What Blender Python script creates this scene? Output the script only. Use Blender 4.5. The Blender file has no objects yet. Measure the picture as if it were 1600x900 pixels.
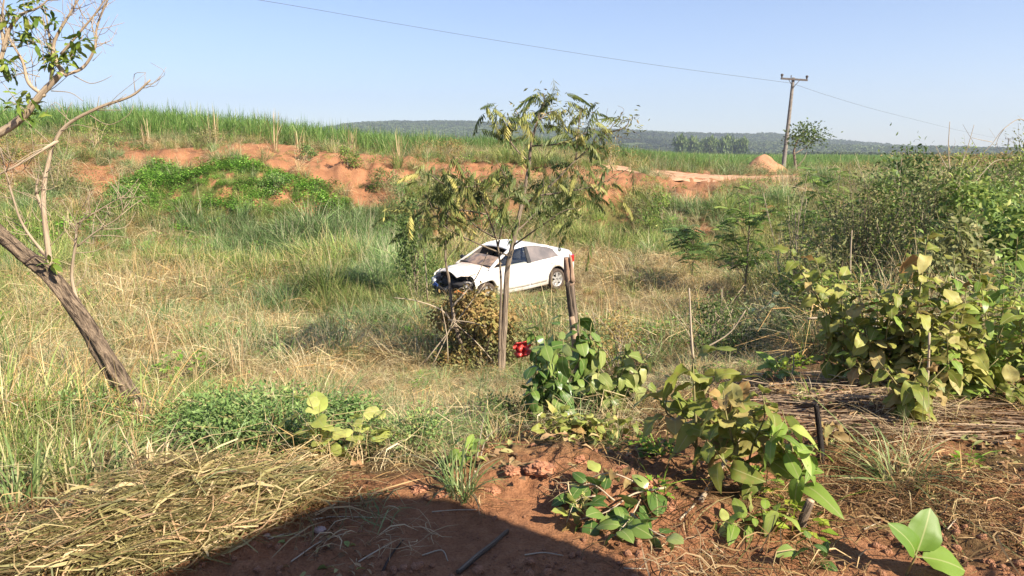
import bpy, math, random
import numpy as np
from mathutils import Vector, Matrix

# ------------------------------------------------------------------ camera, sky, sun, exposure
SC = bpy.context.scene
COL = SC.collection
CAMZ = 1.6
FPX = 1150.0
PITCH = math.atan(210.0 / FPX)
cd = bpy.data.cameras.new('camera'); cam = bpy.data.objects.new('camera', cd); COL.objects.link(cam)
cam.location = (0, 0, CAMZ); cam.rotation_euler = (math.pi / 2 - PITCH, 0, 0)
cd.sensor_width = 36.0; cd.lens = 36.0 * FPX / 1600.0; cd.clip_end = 20000; cd.clip_start = 0.05
SC.camera = cam

SUN_EL = math.radians(36); SUN_AZ = math.atan2(0.77, -0.64)      # direction towards the sun: behind the camera, to the right
w = bpy.data.worlds.new('World'); SC.world = w; w.use_nodes = True
nt = w.node_tree; nt.nodes.clear()
wo = nt.nodes.new('ShaderNodeOutputWorld'); bg = nt.nodes.new('ShaderNodeBackground'); sk = nt.nodes.new('ShaderNodeTexSky')
sk.sky_type = 'NISHITA'; sk.sun_disc = False; sk.sun_elevation = SUN_EL; sk.sun_rotation = SUN_AZ
sk.altitude = 300; sk.air_density = 1.0; sk.dust_density = 0.3; sk.ozone_density = 2.5
bg.inputs['Strength'].default_value = 0.074
tm = nt.nodes.new('ShaderNodeMix'); tm.data_type = 'RGBA'; tm.blend_type = 'MULTIPLY'; tm.inputs[0].default_value = 1.0; tm.inputs[7].default_value = (0.93, 0.93, 1.10, 1)   # white balance of the sky
nt.links.new(sk.outputs[0], tm.inputs[6]); nt.links.new(tm.outputs[2], bg.inputs[0]); nt.links.new(bg.outputs[0], wo.inputs[0])
sd = bpy.data.lights.new('sun', 'SUN'); so = bpy.data.objects.new('sun', sd); COL.objects.link(so)
sd.energy = 5.0; sd.angle = math.radians(0.5); sd.color = (1.0, 0.90, 0.74)
sdir = Vector((math.sin(SUN_AZ) * math.cos(SUN_EL), math.cos(SUN_AZ) * math.cos(SUN_EL), math.sin(SUN_EL)))
so.rotation_euler = sdir.to_track_quat('Z', 'Y').to_euler(); so.location = sdir * 50
SC.view_settings.view_transform = 'Standard'; SC.view_settings.look = 'None'
SC.view_settings.exposure = 1.2; SC.view_settings.gamma = 1.0
SC.render.engine = 'CYCLES'
SC.cycles.max_bounces = 5; SC.cycles.diffuse_bounces = 3; SC.cycles.glossy_bounces = 2
SC.cycles.transmission_bounces = 4; SC.cycles.transparent_max_bounces = 6; SC.cycles.volume_bounces = 0
R = random.Random(7)
NR = np.random.RandomState(11)

# ------------------------------------------------------------------ numbers
def ss(a, b, x):
    t = np.clip((x - a) / (b - a), 0, 1); return t * t * (3 - 2 * t)

def vnoise(x, y, seed=0):
    xi = np.floor(x).astype(np.int64); yi = np.floor(y).astype(np.int64)
    fx = x - xi; fy = y - yi; fx = fx * fx * (3 - 2 * fx); fy = fy * fy * (3 - 2 * fy)
    def h(a, b):
        n = (a * 374761393 + b * 668265263 + seed * 1442695041) & 0xffffffff
        n = ((n ^ (n >> 13)) * 1274126177) & 0xffffffff
        n = n ^ (n >> 16)
        return (n & 0xffff) / 32767.5 - 1.0
    a = h(xi, yi); b = h(xi + 1, yi); c = h(xi, yi + 1); d = h(xi + 1, yi + 1)
    return (a * (1 - fx) + b * fx) * (1 - fy) + (c * (1 - fx) + d * fx) * fy

def fbm(x, y, f, octv=4, seed=0, gain=0.5):
    r = 0; a = 1.0; t = 0
    for o in range(octv):
        r = r + a * vnoise(x * f + 17.3 * o, y * f - 9.1 * o, seed + o); t += a; a *= gain; f *= 2.03
    return r / t

# ------------------------------------------------------------------ terrain heights (relative to the eye, at forward distance Y, in columns of s = X/Y)
S_COL = [-1.6, -0.7, -0.5, -0.35, -0.17, 0.0, 0.17, 0.25, 0.37, 0.5, 0.7, 1.6]
PROF = {
 'left': [(0, -1.6), (3.7, -1.6), (4.6, -1.85), (6, -2.35), (8.5, -3.1), (11, -3.6), (14, -4.0), (18, -4.4), (22, -4.6), (26, -4.6), (30, -4.3), (33, -3.5), (36, -2.2), (39, -.9), (43, -0.2), (47, .5), (51, 1.4), (60, 1.8), (120, 2.3), (250, 2.0), (500, 2.5), (900, 3), (6000, 3)],
 'left2': [(0, -1.6), (3.6, -1.6), (4.5, -1.8), (6, -2.3), (8.5, -3.1), (11, -3.6), (14, -4.0), (18, -4.45), (22, -4.65), (26, -4.6), (30, -4.4), (34, -3.4), (37, -1.6), (40, -.3), (44, .3), (48, .7), (60, 1.1), (120, 1.3), (250, 1.2), (500, 1.5), (900, 1), (6000, 1)],
 'mid': [(0, -1.6), (3.4, -1.6), (4.2, -1.75), (5.2, -2.05), (6.5, -2.4), (8.5, -2.95), (10.5, -3.4), (12.8, -3.8), (16, -4.0), (20, -3.93), (24, -4.12), (30, -4.4), (34, -4.0), (37, -2.5), (39.5, -1.0), (43, -.3), (48, -.2), (60, -.1), (120, -.2), (250, -.5), (500, -1), (900, -3), (6000, -3)],
 'mid2': [(0, -1.6), (3.6, -1.6), (4.6, -1.75), (6, -2.1), (8, -2.7), (10.5, -3.3), (13, -3.7), (16, -3.95), (20, -3.93), (24, -4.12), (30, -4.3), (34, -3.7), (37, -2.7), (40, -1.7), (44, -1.1), (48, -1.0), (60, -.9), (120, -1), (250, -1.2), (500, -2), (900, -4), (6000, -4)],
 'road': [(0, -1.6), (4.6, -1.62), (6, -1.8), (8, -2.4), (12, -3.4), (16, -3.95), (20, -4.25), (25, -4.4), (29, -4.3), (31.5, -3.4), (33.5, -2.3), (36, -1.85), (40, -1.75), (46, -1.55), (55, -1.5), (65, -1.7), (80, -1.8), (120, -1.9), (250, -2.2), (500, -3.5), (900, -6), (6000, -6)],
 'r2': [(0, -1.6), (5, -1.62), (6.5, -1.75), (9, -2.2), (12, -2.8), (16, -3.3), (20, -3.6), (25, -3.6), (30, -3.2), (35, -2.5), (40, -2.0), (46, -1.7), (60, -1.6), (80, -1.7), (120, -1.9), (250, -2.4), (500, -4), (900, -8), (6000, -8)],
 'right': [(0, -1.6), (5.5, -1.6), (7, -1.7), (10, -1.95), (14, -2.3), (20, -2.6), (30, -2.3), (45, -1.9), (60, -1.7), (120, -2), (250, -2.6), (500, -4.5), (900, -9), (6000, -9)],
}
ORDER = ['left', 'left', 'left', 'left2', 'mid', 'mid', 'mid2', 'road', 'road', 'r2', 'right', 'right']
NLY = 420; LY = np.linspace(math.log(1.0), math.log(6000), NLY); NS = 321; SS = np.linspace(-1.6, 1.6, NS)
_cols = []
for nme in ORDER:
    p = np.array(PROF[nme]); _cols.append(np.interp(np.exp(LY), p[:, 0], p[:, 1]))
_cols = np.array(_cols)
TAB = np.array([np.interp(SS, S_COL, _cols[:, j]) for j in range(NLY)])       # [logY, s]
def _blur(a, k, ax):
    ker = np.ones(2 * k + 1) / (2 * k + 1)
    pad = [(0, 0), (0, 0)]; pad[ax] = (k, k); b = np.pad(a, pad, mode='edge')
    return np.apply_along_axis(lambda m: np.convolve(m, ker, 'valid'), ax, b)
for _ in range(2): TAB = _blur(_blur(TAB, 2, 0), 5, 1)

BUMPS = []      # (x, y, radius, height) extra mounds and hollows
def H0(x, y):
    """height of the bare lie of the land, world z"""
    x = np.asarray(x, float); y = np.asarray(y, float)
    az = np.arctan2(x, y); d = np.hypot(x, y)
    azc = np.clip(az, -1.0, 1.0)
    Y = np.where(np.abs(az) < 1.0, y, d * math.cos(1.0)); s = np.clip(np.tan(azc), -1.6, 1.6)
    fi = np.clip((np.log(np.maximum(Y, 1.001)) - LY[0]) / (LY[1] - LY[0]), 0, NLY - 1.001)
    si = np.clip((s + 1.6) / 3.2 * (NS - 1), 0, NS - 1.001)
    i = fi.astype(int); j = si.astype(int); a = fi - i; b = si - j
    z = (TAB[i, j] * (1 - a) + TAB[i + 1, j] * a) * (1 - b) + (TAB[i, j + 1] * (1 - a) + TAB[i + 1, j + 1] * a) * b
    wb = ss(1.1, 1.75, np.abs(az))
    return z * (1 - wb) + (-1.6) * wb + CAMZ

def H(x, y):
    x = np.asarray(x, float); y = np.asarray(y, float)
    z = H0(x, y); d = np.hypot(x, y)
    z = z + fbm(x, y, 0.22, 3, 5) * 0.22 * ss(5, 14, d) * (1 - 0.6 * ss(80, 300, d))
    z = z + fbm(x, y, 1.3, 3, 9) * 0.05 * ss(2, 4, d)
    bank = ss(31, 36, y) * (1 - ss(43, 47, y)) * ss(-2, 0, -np.abs(x / np.maximum(y, 1)) + 0.8)
    g = fbm(x * 1.0, y * 0.35, 0.9, 4, 21)
    z = z + bank * (0.38 * g - 0.40 * np.abs(fbm(x, y * 0.4, 0.6, 3, 31)) + 0.34 * fbm(x, y * .7, 1.5, 5, 33, .62))
    z = z + fbm(x, y, 5.0, 3, 41) * 0.022 * (1 - ss(6, 30, d))
    z = z + fbm(x, y, 26.0, 2, 47) * 0.007 * (1 - ss(4, 9, d))
    cl = np.maximum(fbm(x, y, 14.0, 2, 51), 0.05)
    z = z + cl * 0.04 * (1 - ss(5, 12, d)) * ss(-0.25, 0.3, fbm(x, y, 1.6, 2, 61))
    turned = np.exp(-(((x - .55) / .75) ** 2 + ((y - 3.75) / .45) ** 2) * 1.2)          # the turned earth below the shrubs
    z = z + turned * (0.13 * np.abs(fbm(x, y, 3.2, 4, 81, .62)) + .05 * fbm(x, y, 9.0, 3, 83))
    for bx, by, br, bh in BUMPS:
        q = np.clip(1 - ((x - bx) ** 2 + (y - by) ** 2) / (br * br), 0, 1)
        z = z + bh * q * q * (1 + 0.5 * fbm(x, y, 4.5 / br, 3, 71))
    return z

def ray(px, py):
    u = (px - 800) / FPX; v = (450 - py) / FPX
    cp, sp = math.cos(PITCH), math.sin(PITCH)
    return u, cp + v * sp, v * cp - sp
def P(px, py, Y):
    u, f, zz = ray(px, py); k = Y / f
    return Vector((u * k, Y, CAMZ + zz * k))
YS = np.exp(np.linspace(math.log(1.8), math.log(900), 1600))
def gp(px, py):
    u, f, zz = ray(px, py)
    X = u / f * YS; Z = CAMZ + zz / f * YS
    h = H(X, YS); i = int(np.argmax(Z <= h))
    if i == 0 and Z[0] > h[0]: i = len(YS) - 1
    return Vector((X[i], YS[i], h[i]))
def gY(px, Y, py=500):
    """ground under image column px at forward distance Y"""
    x = (px - 800) / FPX * Y * 1.0
    for _ in range(3):
        z = float(H(x, Y)); dz = (z - CAMZ) / Y
        # depth along the axis
        dep = Y * math.cos(PITCH) - (z - CAMZ) * math.sin(PITCH)
        x = (px - 800) / FPX * dep
    return Vector((x, Y, float(H(x, Y))))
def proj(x, y, z):
    cp, sp = math.cos(PITCH), math.sin(PITCH)
    zz = z - CAMZ; dep = np.maximum(y * cp - zz * sp, 0.05); up = y * sp + zz * cp
    return 800 + FPX * x / dep, 450 - FPX * up / dep

# mounds
m1 = gp(1190, 285)
BUMPS += [(gp(858, 745).x, gp(858, 745).y, 0.42, 0.17), (gp(980, 775).x, gp(980, 775).y, 0.35, 0.10), (gp(700, 745).x, gp(700, 745).y, .5, .07),
          (gp(770, 715).x, gp(770, 715).y, .25, -.1), (gp(1350, 640).x, gp(1350, 640).y, .8, .08), (gp(1240, 760).x, gp(1240, 760).y, .3, -.08),
          (gp(1380, 750).x, gp(1380, 750).y, .35, -.08), (gp(250, 810).x, gp(250, 810).y, .7, .12), (gp(1130, 800).x, gp(1130, 800).y, .4, .07)]

# ------------------------------------------------------------------ materials
MATS = {}
def nodes(name):
    m = bpy.data.materials.new(name); m.use_nodes = True; t = m.node_tree; t.nodes.clear()
    out = t.nodes.new('ShaderNodeOutputMaterial'); return m, t, out
def N(t, k, **kw):
    n = t.nodes.new(k)
    for a, b in kw.items(): setattr(n, a, b)
    return n
def ramp(t, stops, interp='LINEAR'):
    r = N(t, 'ShaderNodeValToRGB'); r.color_ramp.interpolation = interp
    e = r.color_ramp.elements
    while len(e) > 1: e.remove(e[-1])
    e[0].position = stops[0][0]; e[0].color = (*stops[0][1], 1)
    for p, c in stops[1:]:
        k = e.new(p); k.color = (*c, 1)
    return r
def simple(name, col, rough=0.6, spec=0.4, metal=0.0, noise=0.0, nscale=20, bump=0.0, col2=None, coat=0.0, alpha=1.0, trans=0.0):
    if name in MATS: return MATS[name]
    m, t, out = nodes(name); b = N(t, 'ShaderNodeBsdfPrincipled'); t.links.new(b.outputs[0], out.inputs[0])
    b.inputs['Base Color'].default_value = (*col, 1); b.inputs['Roughness'].default_value = rough
    b.inputs['Specular IOR Level'].default_value = spec; b.inputs['Metallic'].default_value = metal
    b.inputs['Coat Weight'].default_value = coat; b.inputs['Transmission Weight'].default_value = trans
    if noise or bump:
        tc = N(t, 'ShaderNodeTexCoord'); n = N(t, 'ShaderNodeTexNoise'); n.inputs['Scale'].default_value = nscale; n.inputs['Detail'].default_value = 6
        t.links.new(tc.outputs['Object'], n.inputs['Vector'])
        if noise:
            c2 = col2 or tuple(c * (1 - noise) for c in col)
            r = ramp(t, [(0.35, c2), (0.65, col)]); t.links.new(n.outputs[0], r.inputs[0]); t.links.new(r.outputs[0], b.inputs['Base Color'])
        if bump:
            bp = N(t, 'ShaderNodeBump'); bp.inputs['Strength'].default_value = bump; bp.inputs['Distance'].default_value = 0.02
            t.links.new(n.outputs[0], bp.inputs['Height']); t.links.new(bp.outputs[0], b.inputs['Normal'])
    MATS[name] = m; return m

def foliage(name, stops, src='obj', transl=0.35, rough=0.5, spec=0.3, tint=False, vein=False, spots=0.0):
    """leaf or blade: colour from a ramp over a random number that belongs to each leaf / blade / plant"""
    if name in MATS: return MATS[name]
    m, t, out = nodes(name)
    r = ramp(t, stops)
    if src == 'obj':
        oi = N(t, 'ShaderNodeObjectInfo'); t.links.new(oi.outputs['Random'], r.inputs[0])
    else:
        at = N(t, 'ShaderNodeAttribute', attribute_name='bcol'); t.links.new(at.outputs['Fac'], r.inputs[0])
    col = r.outputs[0]
    if tint:
        ti = N(t, 'ShaderNodeAttribute', attribute_name='tint', attribute_type='INSTANCER')
        mx = N(t, 'ShaderNodeMix', data_type='RGBA', blend_type='MULTIPLY'); mx.inputs[0].default_value = 1
        t.links.new(col, mx.inputs[6]); t.links.new(ti.outputs['Color'], mx.inputs[7]); col = mx.outputs[2]
    if vein or spots:
        tc = N(t, 'ShaderNodeTexCoord')
        if spots:
            n = N(t, 'ShaderNodeTexNoise'); n.inputs['Scale'].default_value = 5; n.inputs['Detail'].default_value = 5
            oi2 = N(t, 'ShaderNodeObjectInfo'); ad = N(t, 'ShaderNodeVectorMath', operation='ADD')
            t.links.new(tc.outputs['Object'], ad.inputs[0]); t.links.new(oi2.outputs['Location'], ad.inputs[1]); t.links.new(ad.outputs[0], n.inputs['Vector'])
            mr = N(t, 'ShaderNodeMapRange'); mr.inputs[1].default_value = 0.52; mr.inputs[2].default_value = 0.7; mr.inputs[4].default_value = spots
            t.links.new(n.outputs[0], mr.inputs[0])
            mx = N(t, 'ShaderNodeMix', data_type='RGBA'); t.links.new(mr.outputs[0], mx.inputs[0]); t.links.new(col, mx.inputs[6])
            mx.inputs[7].default_value = (0.30, 0.19, 0.07, 1); col = mx.outputs[2]
        if vein:
            sx = N(t, 'ShaderNodeSeparateXYZ'); t.links.new(tc.outputs['Object'], sx.inputs[0])
            ab = N(t, 'ShaderNodeMath', operation='ABSOLUTE'); t.links.new(sx.outputs[0], ab.inputs[0])
            m2 = N(t, 'ShaderNodeMapRange'); m2.inputs[1].default_value = 0.006; m2.inputs[2].default_value = 0.022; m2.inputs[3].default_value = 0.55; m2.inputs[4].default_value = 0
            t.links.new(ab.outputs[0], m2.inputs[0])
            mx = N(t, 'ShaderNodeMix', data_type='RGBA'); t.links.new(m2.outputs[0], mx.inputs[0]); t.links.new(col, mx.inputs[6])
            mx.inputs[7].default_value = (0.45, 0.45, 0.2, 1); col = mx.outputs[2]
    b = N(t, 'ShaderNodeBsdfPrincipled'); b.inputs['Roughness'].default_value = rough; b.inputs['Specular IOR Level'].default_value = spec
    tr = N(t, 'ShaderNodeBsdfTranslucent'); ms = N(t, 'ShaderNodeMixShader'); ms.inputs[0].default_value = transl
    t.links.new(col, b.inputs['Base Color']); t.links.new(col, tr.inputs[0])
    t.links.new(b.outputs[0], ms.inputs[1]); t.links.new(tr.outputs[0], ms.inputs[2]); t.links.new(ms.outputs[0], out.inputs[0])
    MATS[name] = m; return m

def bark(name, c1, c2, scale=14, stretch=0.12, strength=0.9, dist=0.02):
    if name in MATS: return MATS[name]
    m, t, out = nodes(name); b = N(t, 'ShaderNodeBsdfPrincipled'); t.links.new(b.outputs[0], out.inputs[0])
    b.inputs['Roughness'].default_value = 0.9; b.inputs['Specular IOR Level'].default_value = 0.15
    at = N(t, 'ShaderNodeUVMap'); mp = N(t, 'ShaderNodeMapping'); mp.inputs['Scale'].default_value = (1, stretch, 1)
    t.links.new(at.outputs[0], mp.inputs[0])
    n = N(t, 'ShaderNodeTexNoise'); n.inputs['Scale'].default_value = scale; n.inputs['Detail'].default_value = 8; n.inputs['Roughness'].default_value = 0.65; n.inputs['Distortion'].default_value = .6
    t.links.new(mp.outputs[0], n.inputs['Vector'])
    r = ramp(t, [(0.38, c2), (0.62, c1)]); t.links.new(n.outputs[0], r.inputs[0]); t.links.new(r.outputs[0], b.inputs['Base Color'])
    bp = N(t, 'ShaderNodeBump'); bp.inputs['Strength'].default_value = strength; bp.inputs['Distance'].default_value = dist
    t.links.new(n.outputs[0], bp.inputs['Height']); t.links.new(bp.outputs[0], b.inputs['Normal'])
    MATS[name] = m; return m

def ground_mat():
    m, t, out = nodes('red_earth'); b = N(t, 'ShaderNodeBsdfPrincipled'); t.links.new(b.outputs[0], out.inputs[0])
    b.inputs['Roughness'].default_value = 0.95; b.inputs['Specular IOR Level'].default_value = 0.1
    tc = N(t, 'ShaderNodeTexCoord')
    def noise(sc, det=6, dis=0.0, rg=.6):
        n = N(t, 'ShaderNodeTexNoise'); n.inputs['Scale'].default_value = sc; n.inputs['Detail'].default_value = det; n.inputs['Distortion'].default_value = dis
        n.inputs['Roughness'].default_value = rg
        t.links.new(tc.outputs['Object'], n.inputs['Vector']); return n
    n1 = noise(0.9, 8); n2 = noise(16, 9, 0.2, .7); n3 = noise(90, 6)
    soil = ramp(t, [(0.25, (0.16, 0.07, 0.035)), (0.5, (0.35, 0.165, 0.082)), (0.75, (0.50, 0.27, 0.15))])
    mxn = N(t, 'ShaderNodeMix'); mxn.inputs[0].default_value = 0.55
    t.links.new(n1.outputs[0], mxn.inputs[2]); t.links.new(n2.outputs[0], mxn.inputs[3]); t.links.new(mxn.outputs[0], soil.inputs[0])
    lit = ramp(t, [(0.3, (0.07, 0.045, 0.02)), (0.5, (0.15, 0.10, 0.045)), (0.72, (0.27, 0.19, 0.09))]); t.links.new(n2.outputs[0], lit.inputs[0])
    grn = ramp(t, [(0.3, (0.045, 0.075, 0.015)), (0.7, (0.10, 0.15, 0.035))]); t.links.new(n1.outputs[0], grn.inputs[0])
    at = N(t, 'ShaderNodeAttribute', attribute_name='cover'); sx = N(t, 'ShaderNodeSeparateColor'); t.links.new(at.outputs['Color'], sx.inputs[0])
    a = N(t, 'ShaderNodeMix', data_type='RGBA'); t.links.new(sx.outputs[0], a.inputs[0]); t.links.new(lit.outputs[0], a.inputs[6]); t.links.new(soil.outputs[0], a.inputs[7])
    c = N(t, 'ShaderNodeMix', data_type='RGBA'); t.links.new(sx.outputs[1], c.inputs[0]); t.links.new(a.outputs[2], c.inputs[6]); t.links.new(grn.outputs[0], c.inputs[7])
    d = N(t, 'ShaderNodeMix', data_type='RGBA', blend_type='MULTIPLY'); t.links.new(c.outputs[2], d.inputs[6]); d.inputs[0].default_value = .7
    sp = ramp(t, [(0.3, (0.6, 0.57, 0.55)), (0.6, (1.06, 1.04, 1.02))]); t.links.new(n3.outputs[0], sp.inputs[0]); t.links.new(sp.outputs[0], d.inputs[7])
    t.links.new(d.outputs[2], b.inputs['Base Color'])
    bp = N(t, 'ShaderNodeBump'); bp.inputs['Strength'].default_value = 1.0; bp.inputs['Distance'].default_value = 0.035; t.links.new(n2.outputs[0], bp.inputs['Height'])
    bp2 = N(t, 'ShaderNodeBump'); bp2.inputs['Strength'].default_value = .8; bp2.inputs['Distance'].default_value = 0.008; t.links.new(n3.outputs[0], bp2.inputs['Height'])
    t.links.new(bp.outputs[0], bp2.inputs['Normal']); t.links.new(bp2.outputs[0], b.inputs['Normal'])
    return m

# palettes
G_GRASS = foliage('green_grass', [(0, (0.09, 0.145, 0.03)), (0.4, (0.165, 0.245, 0.06)), (0.72, (0.27, 0.36, 0.11)), (0.9, (0.42, 0.39, 0.18)), (1, (0.52, 0.42, 0.22))], 'attr', .28, .5, .3, tint=True)
G_STRAW = foliage('straw', [(0, (0.20, 0.14, 0.065)), (0.35, (0.42, 0.31, 0.15)), (0.7, (0.60, 0.48, 0.26)), (0.88, (0.74, 0.64, 0.42)), (1, (0.24, 0.28, 0.10))], 'attr', .22, .6, .25, tint=True)
G_CANE = foliage('cane_leaf', [(0, (0.08, 0.15, 0.03)), (0.5, (0.15, 0.26, 0.055)), (0.85, (0.25, 0.36, 0.10)), (1, (0.42, 0.38, 0.17))], 'attr', .4, .45, .3, tint=True)
G_HERB = foliage('herb_leaf', [(0, (0.08, 0.18, 0.02)), (0.6, (0.15, 0.31, 0.035)), (1, (0.27, 0.42, 0.08))], 'attr', .35, .5, .3, tint=True)
G_FOREST = foliage('forest_leaf', [(0, (0.035, 0.055, 0.02)), (0.6, (0.06, 0.09, 0.03)), (1, (0.11, 0.13, 0.05))], 'attr', .15, .7, .2, tint=True)
L_GLOSS = foliage('glossy_leaf', [(0, (0.065, 0.13, 0.025)), (0.5, (0.12, 0.20, 0.04)), (0.8, (0.22, 0.30, 0.07)), (1, (0.32, 0.38, 0.12))], 'obj', .28, .32, .5, vein=True)
L_OLIVE = foliage('olive_leaf', [(0, (0.13, 0.17, 0.03)), (0.4, (0.24, 0.27, 0.05)), (0.75, (0.37, 0.37, 0.09)), (0.9, (0.46, 0.40, 0.14)), (1, (0.34, 0.18, 0.07))], 'obj', .3, .5, .25, vein=True, spots=.5)
L_BRIGHT = foliage('bright_leaf', [(0, (0.17, 0.27, 0.04)), (0.6, (0.30, 0.42, 0.08)), (1, (0.45, 0.50, 0.12))], 'obj', .4, .4, .4, vein=True)
L_YELLOW = foliage('yellow_green_leaf', [(0, (0.38, 0.44, 0.10)), (1, (0.55, 0.56, 0.18))], 'obj', .4, .45, .3, vein=True, spots=.3)
L_GREY = foliage('grey_green_leaf', [(0, (0.14, 0.20, 0.12)), (0.7, (0.22, 0.29, 0.18)), (1, (0.40, 0.46, 0.24))], 'obj', .2, .5, .4, vein=True)
L_BROWN = foliage('withered_leaf', [(0, (0.20, 0.13, 0.05)), (0.5, (0.34, 0.25, 0.10)), (0.8, (0.28, 0.28, 0.09)), (1, (0.42, 0.24, 0.12))], 'obj', .25, .6, .2, spots=.4)
L_PIN = foliage('feather_leaf', [(0, (0.06, 0.085, 0.02)), (0.5, (0.13, 0.16, 0.04)), (0.8, (0.25, 0.26, 0.075)), (1, (0.42, 0.37, 0.11))], 'obj', .25, .5, .25)
L_TUFT = foliage('oak_leaf', [(0, (0.08, 0.14, 0.02)), (0.5, (0.18, 0.26, 0.04)), (1, (0.40, 0.44, 0.09))], 'obj', .35, .45, .3)
C_GREEN = foliage('crown_green', [(0, (0.07, 0.12, 0.02)), (0.5, (0.16, 0.24, 0.045)), (0.8, (0.29, 0.37, 0.08)), (1, (0.42, 0.42, 0.12))], 'attr', .3, .5, .3)
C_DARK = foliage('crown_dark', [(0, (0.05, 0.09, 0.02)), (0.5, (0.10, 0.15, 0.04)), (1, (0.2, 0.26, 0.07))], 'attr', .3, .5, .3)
C_OLIVE = foliage('crown_olive', [(0, (0.12, 0.13, 0.05)), (0.5, (0.21, 0.22, 0.08)), (0.85, (0.32, 0.31, 0.13)), (1, (0.40, 0.30, 0.14))], 'attr', .3, .55, .25)
C_BROWN = foliage('crown_brown', [(0, (0.20, 0.13, 0.05)), (0.45, (0.36, 0.24, 0.09)), (0.7, (0.27, 0.25, 0.08)), (1, (0.48, 0.31, 0.12))], 'attr', .25, .6, .2)
C_FERN = foliage('crown_fern', [(0, (0.07, 0.13, 0.03)), (0.5, (0.16, 0.26, 0.07)), (0.85, (0.26, 0.36, 0.12)), (1, (0.40, 0.46, 0.14))], 'attr', .3, .5, .3)
B_PALE = bark('pale_bark', (0.46, 0.37, 0.26), (0.24, 0.17, 0.11), 16, .3, .5, .01)
B_GREY = bark('grey_bark', (0.36, 0.28, 0.20), (0.11, 0.08, 0.06), 22, .12, 1.0, .03)
B_DARK = bark('dark_bark', (0.16, 0.11, 0.08), (0.05, 0.035, 0.03), 20, .15, 1.0, .02)
B_STEM = bark('green_stem', (0.30, 0.27, 0.12), (0.17, 0.14, 0.06), 12, .3, .3, .005)
B_TWIG = bark('dry_twig', (0.50, 0.42, 0.30), (0.30, 0.22, 0.15), 14, .3, .4, .005)

# ------------------------------------------------------------------ object helpers
def mesh_obj(name, verts, faces, mat, parent=None, smooth=False, attr=None, uv=None):
    me = mesh_data(name, verts, faces, mat, smooth, attr, uv)
    return link(name, me, parent)
def mesh_data(name, verts, faces, mat, smooth=False, attr=None, uv=None):
    me = bpy.data.meshes.new(name)
    verts = np.asarray(verts, dtype=np.float32)
    if isinstance(faces, np.ndarray):
        nf, k = faces.shape
        me.vertices.add(len(verts)); me.vertices.foreach_set('co', verts.ravel())
        me.loops.add(nf * k); me.loops.foreach_set('vertex_index', faces.ravel().astype(np.int32))
        me.polygons.add(nf); me.polygons.foreach_set('loop_start', np.arange(0, nf * k, k, dtype=np.int32))
        me.polygons.foreach_set('loop_total', np.full(nf, k, dtype=np.int32))
        me.update(calc_edges=True)
    else:
        assert max(max(f) for f in faces) < len(verts), name
        me.from_pydata([tuple(map(float, v)) for v in verts], [], faces); me.update()
    if attr is not None:
        a = me.attributes.new('bcol', 'FLOAT', 'POINT'); a.data.foreach_set('value', np.asarray(attr, dtype=np.float32))
    if uv is not None:
        ul = me.uv_layers.new(name='UVMap'); li = np.zeros(len(me.loops), dtype=np.int32); me.loops.foreach_get('vertex_index', li)
        ul.data.foreach_set('uv', np.asarray(uv, dtype=np.float32)[li].ravel())
    if smooth: me.polygons.foreach_set('use_smooth', np.ones(len(me.polygons), dtype=bool))
    for mm in (mat if isinstance(mat, (list, tuple)) else [mat]): me.materials.append(mm)
    return me
def link(name, me, parent=None):
    o = bpy.data.objects.new(name, me); COL.objects.link(o)
    if parent is not None: o.parent = parent
    return o
def tag(o, label=None, cat=None, group=None, kind=None):
    if label: o['label'] = label
    if cat: o['category'] = cat
    if group: o['group'] = group
    if kind: o['kind'] = kind
    return o
def empty(name, loc, label, cat, group=None, rot=(0, 0, 0)):
    o = bpy.data.objects.new(name, None); COL.objects.link(o); o.location = loc; o.rotation_euler = rot
    o.empty_display_size = 0.1
    return tag(o, label, cat, group)

def catmull(pts, sub=6):
    pts = [Vector(p) for p in pts]
    if len(pts) < 3:
        return [pts[0].lerp(pts[-1], i / sub) for i in range(sub + 1)]
    q = [pts[0] * 2 - pts[1]] + pts + [pts[-1] * 2 - pts[-2]]
    out = []
    for i in range(1, len(q) - 2):
        for k in range(sub):
            t = k / sub; a, b, c, d = q[i - 1], q[i], q[i + 1], q[i + 2]
            out.append(0.5 * ((2 * b) + (c - a) * t + (2 * a - 5 * b + 4 * c - d) * t * t + (3 * b - a - 3 * c + d) * t ** 3))
    out.append(pts[-1]); return out

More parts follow.
